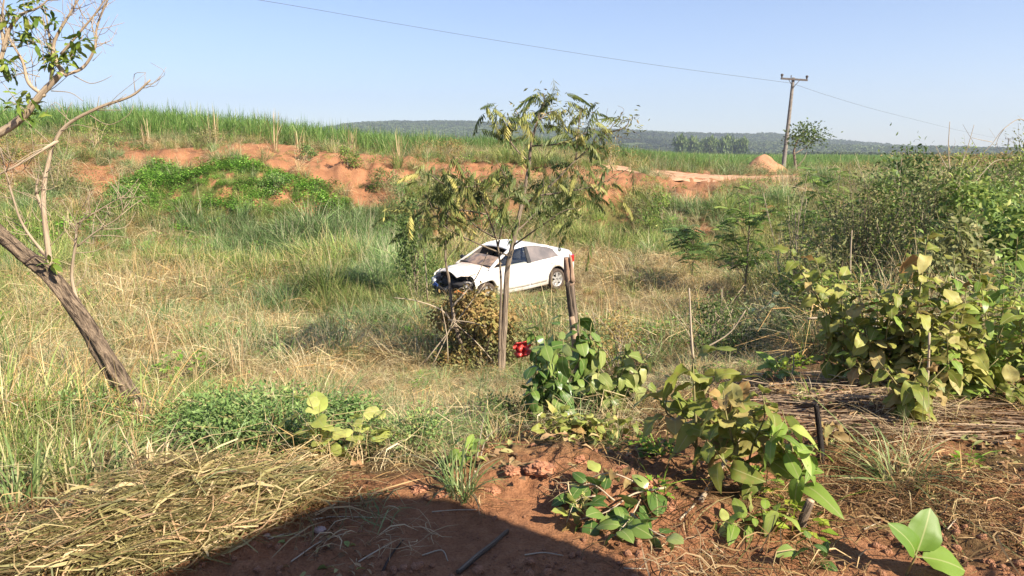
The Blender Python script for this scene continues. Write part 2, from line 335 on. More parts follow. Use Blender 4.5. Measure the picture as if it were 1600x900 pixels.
class Tube:
    def __init__(s): s.v = []; s.f = []; s.uv = []
    def add(s, pts, r0, r1, sides=6, sub=5, rough=0.0, cap=True, lumps=0.0, seed=1):
        c = catmull(pts, sub); n = len(c); base = len(s.v); rg = random.Random(seed + len(s.v))
        ref = Vector((0.3, 0.2, 1)).normalized(); L = 0
        for i, p in enumerate(c):
            tn = (c[min(i + 1, n - 1)] - c[max(i - 1, 0)])
            if tn.length < 1e-7: tn = Vector((0, 0, 1))
            tn.normalize(); a = tn.cross(ref)
            if a.length < 0.05: a = tn.cross(Vector((1, 0, 0)))
            a.normalize(); b = tn.cross(a); t = i / (n - 1); r = r0 + (r1 - r0) * t ** 0.9
            if i: L += (p - c[i - 1]).length
            for k in range(sides):
                an = 2 * math.pi * k / sides; rr = r * (1 + rough * (rg.random() - .5))
                if lumps:
                    rr *= 1 + lumps * float(vnoise(np.array([k * 6.0 / sides * 1.7]), np.array([L * 5.0]), seed)[0]) + 0.5 * lumps * math.sin(an * 5 + 1.5 * math.sin(L * 6))
                s.v.append(p + a * (math.cos(an) * rr) + b * (math.sin(an) * rr)); s.uv.append((k / sides * 0.5, L))
        for i in range(n - 1):
            for k in range(sides):
                k2 = (k + 1) % sides; s.f.append((base + i * sides + k, base + i * sides + k2, base + (i + 1) * sides + k2, base + (i + 1) * sides + k))
        if cap:
            s.f.append(tuple(base + k for k in range(sides))[::-1]); s.f.append(tuple(base + (n - 1) * sides + k for k in range(sides)))
        return c
    def build(s, name, mat, parent=None, origin=None):
        off = origin or Vector((0, 0, 0))
        return mesh_obj(name, [v - off for v in s.v], s.f, mat, parent, True, uv=s.uv)

def frame(loc, d, up, sc, roll=0.0):
    d = Vector(d).normalized(); up = Vector(up); x = d.cross(up)
    if x.length < 1e-3: x = d.cross(Vector((1, 0.1, 0)))
    x.normalize(); z = x.cross(d)
    m = Matrix((x, d, z)).transposed().to_4x4()
    if not isinstance(sc, (tuple, list)): sc = (sc, sc, sc)
    return Matrix.Translation(loc) @ m @ Matrix.Rotation(roll, 4, 'Y') @ Matrix.Diagonal((*sc, 1))
def child(name, me, parent, mw):
    o = bpy.data.objects.new(name, me); COL.objects.link(o); o.parent = parent
    o.matrix_basis = mw; return o

# ------------------------------------------------------------------ blade and leaf generators (numpy)
def blades(n, rng, rad, h0, h1, w0, w1, lean=0.25, curve=0.45, segs=3, droop=0.3, cshift=0.0, rootz=(0, 0)):
    th = rng.rand(n) * 2 * np.pi; r = rad * np.sqrt(rng.rand(n)); root = np.stack([r * np.cos(th), r * np.sin(th), rng.uniform(rootz[0], rootz[1] + 1e-6, n)], 1)
    a = th + rng.randn(n) * 0.9; dr = np.stack([np.cos(a), np.sin(a), 0 * a], 1)
    h = rng.uniform(h0, h1, n); ln = np.abs(rng.randn(n)) * lean; cv = np.abs(rng.randn(n)) * curve; dp = rng.rand(n) * droop
    b = a + np.pi / 2 + rng.randn(n) * 0.5; sd = np.stack([np.cos(b), np.sin(b), rng.randn(n) * .2], 1)
    wd = rng.uniform(w0, w1, n); col = np.clip(rng.rand(n) + cshift, 0, 1)
    V = []; F = []; k = 2 * segs + 1
    for i in range(segs + 1):
        t = i / segs
        p = root + dr * ((ln * t + cv * t * t) * h)[:, None] + np.array([0, 0, 1.0]) * (h * (t - dp * t ** 2.5 - 0.35 * cv * t * t))[:, None]
        if i < segs:
            ww = (wd * (0.75 + 0.6 * t - 0.9 * t * t) * 0.5)[:, None]
            V += [p - sd * ww, p + sd * ww]
        else: V.append(p)
    V = np.stack(V, 1).reshape(-1, 3); base = (np.arange(n) * k)[:, None]
    tri = []
    for i in range(segs - 1):
        tri += [[2 * i, 2 * i + 1, 2 * i + 3], [2 * i, 2 * i + 3, 2 * i + 2]]
    tri.append([2 * segs - 2, 2 * segs - 1, 2 * segs])
    F = (base[:, None, :] + np.array(tri)[None]).reshape(-1, 3)
    return V, F, np.repeat(col, k)
def strewn(n, rng, rad, l0, l1, w0, w1, hz=0.06, dirang=None, spread=1.0, arch=0.15, tilt=.12):
    """stalks lying criss-cross"""
    th = rng.rand(n) * 2 * np.pi; r = rad * np.sqrt(rng.rand(n)); c = np.stack([r * np.cos(th), r * np.sin(th), rng.rand(n) * hz], 1)
    a = rng.rand(n) * np.pi * 2 if dirang is None else dirang + rng.randn(n) * spread
    tl = rng.randn(n) * tilt; d = np.stack([np.cos(a) * np.cos(tl), np.sin(a) * np.cos(tl), np.abs(np.sin(tl))], 1); L = rng.uniform(l0, l1, n); wd = rng.uniform(w0, w1, n)
    sd = np.stack([-np.sin(a), np.cos(a), rng.randn(n) * .5], 1); ar = rng.rand(n) * arch; bend = rng.randn(n) * .15
    V = []
    for i in range(4):
        t = i / 3; ww = (wd * [0.6, 1, .8, .15][i] * .5)[:, None]
        p = c + d * (L * (t - .5))[:, None] + np.array([0, 0, 1.]) * (ar * L * (4 * t * (1 - t)))[:, None] + sd * (bend * L * 4 * t * (1 - t))[:, None]
        V += [p - sd * ww, p + sd * ww]
    V = np.stack(V, 1).reshape(-1, 3)
    tri = np.array([[0, 1, 3], [0, 3, 2], [2, 3, 5], [2, 5, 4], [4, 5, 7], [4, 7, 6]])
    F = ((np.arange(n) * 8)[:, None, None] + tri[None]).reshape(-1, 3)
    return V, F, np.repeat(rng.rand(n), 8)
def leafcloud(c, d, up, L, W, rng, col, fold=0.25, six=False):
    """N simple folded leaves: base c, direction d"""
    d = d / (np.linalg.norm(d, axis=1)[:, None] + 1e-9); x = np.cross(d, up); x /= (np.linalg.norm(x, axis=1)[:, None] + 1e-9); z = np.cross(x, d)
    L = L[:, None]; W = W[:, None]
    if not six:
        V = np.stack([c, c + d * L * .5 + x * W * .5 + z * W * fold, c + d * L, c + d * L * .5 - x * W * .5 + z * W * fold], 1).reshape(-1, 3)
        tri = np.array([[0, 1, 2], [0, 2, 3]]); k = 4
    else:
        V = np.stack([c, c + d * L * .3 + x * W * .45 + z * W * fold, c + d * L * .7 + x * W * .4 + z * W * fold * .6 - z * L * .06, c + d * L - z * L * .16,
                      c + d * L * .7 - x * W * .4 + z * W * fold * .6 - z * L * .06, c + d * L * .3 - x * W * .45 + z * W * fold, c + d * L * .5 + z * L * 0.02], 1).reshape(-1, 3)
        tri = np.array([[0, 1, 6], [1, 2, 6], [2, 3, 6], [3, 4, 6], [4, 5, 6], [5, 0, 6]]); k = 7
    F = ((np.arange(len(c)) * k)[:, None, None] + tri[None]).reshape(-1, 3)
    return V, F, np.repeat(col, k)
def merge(parts):
    V = []; F = []; A = []; o = 0
    for v, f, a in parts:
        V.append(v); F.append(f + o); A.append(a); o += len(v)
    return np.concatenate(V), np.concatenate(F), np.concatenate(A)

def leaf_mesh(name, mat, wid=0.45, droop=0.25, fold=0.22, tip=1.0, wave=0.0, seed=0, petiole=.12):
    """one detailed leaf of unit length along +Y"""
    rg = random.Random(seed); v = []; f = []; nl = 7; xs = [-1, -.5, 0, .5, 1]
    for i in range(nl + 1):
        t = i / nl; ww = wid * .5 * max(0.0, math.sin(math.pi * t ** (0.8 * tip))) ** 0.6 if 0 < t < 1 else 0.004
        zz = -droop * t * t; yy = petiole + (1 - petiole) * (t - 0.12 * droop * t * t)
        for x in xs:
            v.append((x * ww, yy, zz + abs(x) * ww * fold * 2 * (1 - .4 * t) + wave * math.sin(t * 11 + x * 2 + seed) * ww * abs(x) - .25 * ww * (abs(x) ** 3)))
    for i in range(nl):
        for k in range(4): a = i * 5 + k; f.append((a, a + 1, a + 6, a + 5))
    b = len(v); v += [(-.012, 0, .0), (.012, 0, 0), (.012, petiole + .02, 0), (-.012, petiole + .02, 0)]; f.append((b, b + 1, b + 2, b + 3))
    return mesh_data(name, v, f, mat, True)
def feather_mesh(name, mat, pairs=8, ll=0.3, lw=0.085, droop=0.35, hang=0.5, seed=0):
    """compound leaf: a drooping rachis with pairs of hanging leaflets, unit length along +Y"""
    rg = random.Random(seed); v = []; f = []
    def rc(t): return Vector((0.04 * math.sin(t * 3 + seed), t * (1 - .15 * droop * t), -droop * t * t))
    for i in range(6):
        p = rc(i / 5); r = .008; v += [p + Vector((-r, 0, r)), p + Vector((r, 0, r)), p + Vector((0, 0, -r))]
        if i:
            a = (i - 1) * 3
            for k in range(3): f.append((a + k, a + (k + 1) % 3, a + 3 + (k + 1) % 3, a + 3 + k))
    for i in range(pairs * 2 + 1):
        sd = 1 if i % 2 else -1; t = 0.14 + 0.84 * (i // 2) / (pairs - 1) if pairs > 1 else 1
        if i == pairs * 2: sd = 0; t = 1
        if t > 1: t = 1
        p = rc(t); hg = hang * rg.uniform(.6, 1.3); d = Vector((sd * math.cos(min(hg, 1.5)), 0.25 + (0.7 if sd == 0 else 0), -math.sin(min(hg, 1.5)))).normalized()
        l = ll * rg.uniform(.85, 1.1) * (0.75 + .5 * math.sin(math.pi * min(t, .98))); x = Vector((0, 1, 0.2 * rg.uniform(-1, 1))) if sd else Vector((1, 0, 0)); zz = Vector((0, 0, -1))
        b = len(v); w_ = lw * .5
        v += [p, p + d * l * .35 + x * w_, p + d * l * .7 + x * w_ * .8 + zz * l * .05, p + d * l + zz * l * .14, p + d * l * .7 - x * w_ * .8 + zz * l * .05, p + d * l * .35 - x * w_]
        f += [(b, b + 1, b + 2, b + 5), (b + 5, b + 2, b + 3, b + 4)]
    return mesh_data(name, v, f, mat, False)
exec_late = []
# ------------------------------------------------------------------ what covers the ground where
def inpoly(px, py, poly):
    r = np.zeros(px.shape, bool); n = len(poly); j = n - 1
    for i in range(n):
        xi, yi = poly[i]; xj, yj = poly[j]
        if yi != yj:
            r ^= ((yi > py) != (yj > py)) & (px < (xj - xi) * (py - yi) / (yj - yi) + xi)
        j = i
    return r
BARE_BANK = [[(95, 252), (190, 262), (185, 292), (110, 285)], [(195, 238), (300, 232), (340, 240), (330, 262), (290, 268), (240, 256), (200, 262)],
             [(330, 228), (430, 224), (520, 238), (665, 246), (660, 262), (620, 262), (610, 285), (598, 330), (575, 322), (560, 300), (520, 262), (470, 258), (440, 268), (400, 250), (340, 250)],
             [(455, 262), (520, 262), (560, 300), (585, 330), (545, 300), (500, 285)],
             [(470, 325), (505, 318), (490, 345), (465, 342)], [(430, 300), (460, 296), (450, 318), (432, 316)], [(585, 280), (640, 262), (640, 290), (600, 300)], [(0, 255), (60, 258), (50, 285), (0, 280)],
             [(870, 262), (980, 258), (1010, 285), (985, 315), (955, 322), (930, 300), (880, 290)], [(1035, 262), (1080, 290), (1115, 300), (1105, 318), (1070, 322), (1050, 312), (1040, 290)],
             [(640, 255), (760, 255), (780, 280), (700, 285)], [(800, 262), (880, 262), (870, 282), (800, 282)]]
ROAD = [(960, 256), (1060, 258), (1150, 268), (1245, 268), (1270, 285), (1240, 292), (1180, 288), (1115, 300), (1060, 292), (1030, 275)]
LUSH = [(170, 300), (235, 262), (300, 270), (345, 255), (400, 258), (450, 275), (520, 288), (560, 325), (650, 335), (660, 400), (560, 410), (470, 390), (430, 415), (370, 400), (320, 370), (180, 340)]
STRAW = [(0, 450), (150, 420), (280, 430), (420, 470), (560, 520), (680, 565), (760, 600), (730, 640), (560, 640), (300, 640), (0, 700)]
PALE = [(0, 320), (200, 330), (380, 380), (640, 395), (690, 470), (560, 520), (420, 470), (280, 430), (150, 420), (0, 450)]
DARKG = [(370, 440), (470, 430), (640, 470), (600, 520), (440, 500)]
MEADOW = [(880, 320), (1260, 310), (1250, 400), (1100, 420), (900, 400)]
MATR = [(880, 395), (1100, 415), (1190, 430), (1110, 500), (1050, 520), (920, 480), (870, 460)]
NEARBARE = [(380, 790), (520, 730), (640, 735), (740, 720), (790, 670), (900, 690), (1010, 690), (1060, 640), (1190, 590), (1290, 560), (1420, 540), (1620, 560), (1700, 950), (300, 950)]
FEET = [(600, 690), (720, 650), (780, 665), (740, 720), (640, 735)]

def cover(x, y):
    x = np.asarray(x, float); y = np.asarray(y, float)
    z = H(x, y); px, py = proj(x, y, z); d = np.hypot(x, y)
    a = fbm(x, y, 0.8, 3, 101); b = fbm(x, y, 0.8, 3, 121)
    k = 900 / np.maximum(d, 3)
    qx = px + a * k * .55; qy = py + b * k * .22
    bank = np.zeros(px.shape, bool)
    for p in BARE_BANK: bank |= inpoly(qx, qy, p)
    return px, py, dict(bank=bank, road=inpoly(qx, py + b * 3, ROAD), lush=inpoly(qx, qy, LUSH), straw=inpoly(qx, qy, STRAW), pale=inpoly(qx, qy, PALE),
                        darkg=inpoly(qx, qy, DARKG), meadow=inpoly(qx, qy, MEADOW), matr=inpoly(qx, qy, MATR), near=inpoly(qx, qy, NEARBARE))

# ------------------------------------------------------------------ the ground: one sheet out to the horizon
def build_ground():
    az = np.concatenate([np.linspace(-math.pi, -0.80, 34)[:-1], np.linspace(-0.80, 0.80, 560), np.linspace(0.80, math.pi, 34)[1:]])
    rr = [0.02, .3, .7, 1.1, 1.5, 1.8]
    r = 2.0
    while r < 7.5: rr.append(r); r *= 1.0065
    while r < 60: rr.append(r); r *= 1.0125
    while r < 9000: rr.append(r); r *= 1.05
    rr = np.array(rr); A, RR = np.meshgrid(az[:-1], rr); x = RR * np.sin(A); y = RR * np.cos(A)
    z = H(x, y)
    n, m = x.shape
    V = np.stack([x, y, z], -1).reshape(-1, 3)
    i, j = np.meshgrid(np.arange(n - 1), np.arange(m), indexing='ij'); j2 = (j + 1) % m
    F = np.stack([i * m + j, i * m + j2, (i + 1) * m + j2, (i + 1) * m + j], -1).reshape(-1, 4)
    me = mesh_data('ground', V, F, ground_mat(), True)
    px, py, c = cover(x, y)
    soil = np.zeros(x.shape); soil = np.where(c['bank'], 1.0, soil); soil = np.where(c['road'], 1.0, soil)
    nb = fbm(x, y, 2.2, 4, 131)
    soil = np.where(c['near'], np.clip(0.75 + nb * 1.5, 0, 1), soil); d = np.hypot(x, y)
    soil = np.where((d < 3.2) | (y < 1), 1.0, soil)
    soil = np.where((y > 30) & (y < 48) & (soil < .5), 0.55 + 1.0 * nb, soil)
    soil = np.clip(soil, 0, 1)
    g = np.where(c['lush'], .8, 0.0); g = np.where(c['meadow'] | c['pale'] | c['darkg'], .6, g); g = np.where(d > 110, 1.0, g)
    g = np.where(soil > .8, 0, g)
    colr = np.stack([soil, g, 0 * g, 0 * g + 1], -1).reshape(-1, 4).astype(np.float32)
    at = me.color_attributes.new('cover', 'FLOAT_COLOR', 'POINT'); at.data.foreach_set('color', colr.ravel())
    o = link('ground', me); tag(o, 'red earth ground running from the foreground down into the ditch and out to the horizon', None, None, 'structure')
build_ground()

# the dirt track beyond the ditch: a sheet lying on the ground
def build_track():
    L = [(1010, 262), (1060, 268), (1110, 276), (1160, 281), (1215, 283), (1290, 284), (1400, 286), (1560, 290)]
    rows = []
    cs = catmull([gY(px, yy) for px, yy in [(840, 51), (930, 50), (1010, 48.5), (1075, 47), (1140, 46.5), (1230, 47.5), (1330, 50), (1480, 54)]], 10)
    V = []; W = 3.4
    for i, c in enumerate(cs):
        t = (cs[min(i + 1, len(cs) - 1)] - cs[max(i - 1, 0)]); t.z = 0; t.normalize(); nn = Vector((-t.y, t.x, 0))
        for k in range(15):
            q = k / 14 * 2 - 1; ww = W * (1 + .15 * math.sin(i * .9 + (q > 0)))
            p = c + nn * q * ww; rut = -0.05 * math.exp(-((abs(q) - .45) / .14) ** 2)
            edge = ww * 0
            V.append((p.x, p.y, float(H(p.x, p.y)) + .03 + rut + .02 * math.sin(i * 2.1 + k)))
    n = len(cs); F = np.array([[i * 15 + k, (i + 1) * 15 + k, (i + 1) * 15 + k + 1, i * 15 + k + 1] for i in range(n - 1) for k in range(14)])
    m = simple('track_dirt', (0.56, 0.33, 0.20), .95, .1, noise=.25, nscale=1.2, bump=.6)
    tag(mesh_obj('dirt_track', V, F, m, None, True), 'pale orange dirt track along the edge of the cane field', None, None, 'structure')
build_track()

# ------------------------------------------------------------------ far ridge
RIDGE = [(-400, 262), (300, 240), (480, 205), (540, 193), (575, 189), (620, 187), (700, 188), (760, 190), (850, 195), (950, 200), (1010, 204), (1060, 208), (1130, 212), (1200, 213), (1250, 220), (1330, 225), (1420, 229), (1500, 235), (1560, 238), (1900, 240), (2400, 242)]
def hill_z(x, y):
    u = x / np.maximum(y, 1) * FPX + 800
    rz = np.interp(u, [p[0] for p in RIDGE], [p[1] for p in RIDGE]); top = (240 - rz) * .91 / FPX * 1900 - 3
    prof = ss(950, 1900, y) ** 0.9
    near2 = 9 * np.exp(-((y - 1150) / 160) ** 2) * ss(-100, 200, x)
    return CAMZ - 8 + (top + 6) * prof - ss(2000, 3000, y) * top * .8 + near2 + fbm(x, y, 0.004, 4, 201) * 13 * ss(950, 1500, y) * (1 - .7 * ss(1700, 1900, y))
def build_hills():
    s = np.linspace(-1.0, 1.2, 260); Y = np.linspace(850, 3000, 110); S, YY = np.meshgrid(s, Y); X = S * YY
    Z = hill_z(X, YY); Z[0] -= 12
    n, m = X.shape; i, j = np.meshgrid(np.arange(n - 1), np.arange(m - 1), indexing='ij')
    F = np.stack([i * m + j, i * m + j + 1, (i + 1) * m + j + 1, (i + 1) * m + j], -1).reshape(-1, 4)
    mt = simple('far_scrub', (0.075, 0.10, 0.035), .95, .05, noise=.5, nscale=.02, col2=(0.12, 0.14, 0.05))
    tag(mesh_obj('hills', np.stack([X, YY, Z], -1).reshape(-1, 3), F, mt, None, True), 'long low wooded ridge on the horizon', None, None, 'structure')
build_hills()

# ------------------------------------------------------------------ scatter with geometry nodes (for what nobody could count)
def proto(coll, name, V, F, A, mat):
    o = bpy.data.objects.new(name, mesh_data(name, V, F, mat, False, A)); coll.objects.link(o); return o
def scatter(name, coll, pts, yaw, scl, pid, tint, label, tiltx=None, tilty=None):
    n = len(pts); me = bpy.data.meshes.new(name); me.vertices.add(n); me.vertices.foreach_set('co', np.asarray(pts, dtype=np.float32).ravel())
    rot = np.stack([np.zeros(n) if tiltx is None else tiltx, np.zeros(n) if tilty is None else tilty, yaw], 1).astype(np.float32)
    a = me.attributes.new('rot', 'FLOAT_VECTOR', 'POINT'); a.data.foreach_set('vector', rot.ravel())
    a = me.attributes.new('scl', 'FLOAT_VECTOR', 'POINT'); sc = np.asarray(scl, dtype=np.float32)
    if sc.ndim == 1: sc = np.stack([sc, sc, sc], 1)
    a.data.foreach_set('vector', sc.ravel())
    a = me.attributes.new('pid', 'INT', 'POINT'); a.data.foreach_set('value', np.asarray(pid, dtype=np.int32))
    a = me.attributes.new('tint', 'FLOAT_COLOR', 'POINT'); t4 = np.concatenate([tint, np.ones((n, 1))], 1).astype(np.float32); a.data.foreach_set('color', t4.ravel())
    o = link(name, me); tag(o, label, None, None, 'stuff')
    g = bpy.data.node_groups.new('scatter_' + name, 'GeometryNodeTree')
    g.interface.new_socket('Geometry', in_out='INPUT', socket_type='NodeSocketGeometry'); g.interface.new_socket('Geometry', in_out='OUTPUT', socket_type='NodeSocketGeometry')
    gi = g.nodes.new('NodeGroupInput'); go = g.nodes.new('NodeGroupOutput'); ip = g.nodes.new('GeometryNodeInstanceOnPoints'); ci = g.nodes.new('GeometryNodeCollectionInfo')
    ci.inputs['Collection'].default_value = coll; ci.inputs['Separate Children'].default_value = True; ci.inputs['Reset Children'].default_value = True
    def na(nm, ty):
        q = g.nodes.new('GeometryNodeInputNamedAttribute'); q.data_type = ty; q.inputs['Name'].default_value = nm; return q.outputs['Attribute']
    g.links.new(gi.outputs[0], ip.inputs['Points']); g.links.new(ci.outputs[0], ip.inputs['Instance']); ip.inputs['Pick Instance'].default_value = True
    g.links.new(na('pid', 'INT'), ip.inputs['Instance Index']); g.links.new(na('rot', 'FLOAT_VECTOR'), ip.inputs['Rotation']); g.links.new(na('scl', 'FLOAT_VECTOR'), ip.inputs['Scale'])
    g.links.new(ip.outputs[0], go.inputs[0])
    md = o.modifiers.new('scatter', 'NODES'); md.node_group = g
    return o
def C_(n): return bpy.data.collections.new(n)

c_green = C_('tufts_green'); c_straw = C_('tufts_straw'); c_mat = C_('straw_mats'); c_herb = C_('herbs'); c_cane = C_('canes'); c_far = C_('canes_far'); c_for = C_('forest'); c_lit = C_('litter'); c_clod = C_('clods')
for i in range(5):
    r = np.random.RandomState(40 + i)
    proto(c_green, 'tuft_%d' % i, *merge([blades(46, r, .11, .22, .62, .005, .011, .3, .5, 4, .35, -.1), blades(6, r, .08, .4, .75, .003, .006, .3, .3, 3, .2, .4)]), G_GRASS)
for i in range(5):
    r = np.random.RandomState(60 + i)
    parts = [blades(34, r, .13, .3, .8, .003, .006, .35, .6, 4, .5), strewn(14, r, .25, .25, .6, .003, .006, .12)]
    if i > 2:
        hd = blades(5, r, .06, .7, 1.05, .004, .006, .2, .35, 4, .25); parts.append(hd)
    proto(c_straw, 'stalks_%d' % i, *merge(parts), G_STRAW)
for i in range(4):
    r = np.random.RandomState(80 + i)
    proto(c_mat, 'mat_%d' % i, *merge([strewn(60, r, .32, .3, .9, .003, .007, .16, None, 1, .25, .25), blades(10, r, .25, .12, .35, .003, .006, .6, .8, 3, .4)]), G_STRAW)
def herb(r, n, rad, hh, l, w):
    th = r.rand(n) * 6.28; q = rad * np.sqrt(r.rand(n)); z = hh * np.sqrt(np.maximum(0.05, 1 - (q / rad) ** 2)) * r.uniform(.3, 1, n)
    c = np.stack([q * np.cos(th), q * np.sin(th), z], 1); a = th + r.randn(n) * .9; d = np.stack([np.cos(a), np.sin(a), r.randn(n) * .35], 1)
    up = np.stack([r.randn(n) * .4, r.randn(n) * .4, np.ones(n)], 1)
    return leafcloud(c, d, up, r.uniform(.7, 1.3, n) * l, r.uniform(.8, 1.2, n) * w, r, np.clip(r.rand(n) * .8 + .3 * z / hh, 0, 1))
for i in range(4):
    r = np.random.RandomState(90 + i); proto(c_herb, 'herb_%d' % i, *merge([herb(r, 120, .38, .34, .075, .045), blades(8, r, .3, .2, .45, .004, .007, .4, .4, 3)]), G_HERB)
for i in range(4):
    r = np.random.RandomState(110 + i)
    proto(c_cane, 'cane_%d' % i, *merge([blades(26, r, .28, 1.5, 2.35, .022, .04, .16, .28, 5, .35), blades(7, r, .25, .8, 1.5, .02, .03, .1, .1, 3, 0), blades(4, r, .3, .6, 1.2, .015, .02, .5, .5, 3, .3, .8)]), G_CANE)
    proto(c_far, 'canefar_%d' % i, *merge([blades(46, r, .9, 1.6, 2.3, .06, .11, .18, .28, 3, .3)]), G_CANE)
def crown(r, n, rx, rz, l, lobes=7):
    cs = r.randn(lobes, 3); cs /= np.linalg.norm(cs, axis=1)[:, None]; cs *= r.uniform(.3, .75, (lobes, 1)); k = r.randint(0, lobes, n)
    p = cs[k] + r.randn(n, 3) * .27; c = p * np.array([rx, rx, rz]) + np.array([0, 0, rz * 1.2]); d = r.randn(n, 3); up = r.randn(n, 3) + np.array([0, 0, .8])
    return leafcloud(c, d, up, r.uniform(.7, 1.3, n) * l, r.uniform(.6, 1.1, n) * l * .8, r, np.clip(.5 * r.rand(n) + .3 + .25 * p[:, 2], 0, 1))
for i in range(4):
    r = np.random.RandomState(130 + i); proto(c_for, 'far_crown_%d' % i, *crown(r, 150, 4.0, 3.0, 2.2), G_FOREST)
for i in range(5):
    r = np.random.RandomState(150 + i); proto(c_lit, 'litter_%d' % i, *strewn(22, r, .16, .06, .26, .0022, .005, .03, None, 1, .12, .12), G_STRAW)
def clod(r):
    u = np.array([[0, 0, 1]] + [[math.cos(a) * .9, math.sin(a) * .9, .35] for a in np.arange(6) * 1.047] + [[math.cos(a + .5) * .9, math.sin(a + .5) * .9, -.4] for a in np.arange(6) * 1.047] + [[0, 0, -1]]) * 1.0
    u = u * (1 + r.randn(14, 1) * .16) * np.array([1, .8, .7]); f = []
    for k in range(6): f += [[0, 1 + k, 1 + (k + 1) % 6], [1 + k, 7 + k, 1 + (k + 1) % 6], [1 + (k + 1) % 6, 7 + k, 7 + (k + 1) % 6], [7 + k, 13, 7 + (k + 1) % 6]]
    return u, np.array(f), np.zeros(14)
CLODM = simple('clod_earth', (0.40, 0.20, 0.115), .95, .1, noise=.35, nscale=3, bump=.8)
for i in range(4): proto(c_clod, 'clod_%d' % i, *clod(np.random.RandomState(i)), CLODM)

def ring_points(rings):
    out = []
    for y0, y1, dens, s0, s1 in rings:
        n = int(dens * (s1 - s0) * (y1 * y1 - y0 * y0) / 2); y = np.sqrt(NR.uniform(y0 * y0, y1 * y1, n)); s = NR.uniform(s0, s1, n); out.append(np.stack([s * y, y], 1))
    return np.concatenate(out)
CAR_C = gY(790, 21.2); CAR_YAW = math.radians(180 + 41)
def near_car(x, y, L=2.25, Wd=.9):
    c, s = math.cos(-CAR_YAW), math.sin(-CAR_YAW); dx = x - CAR_C.x; dy = y - CAR_C.y
    return (np.abs(dx * c - dy * s) < L) & (np.abs(dx * s + dy * c) < Wd)

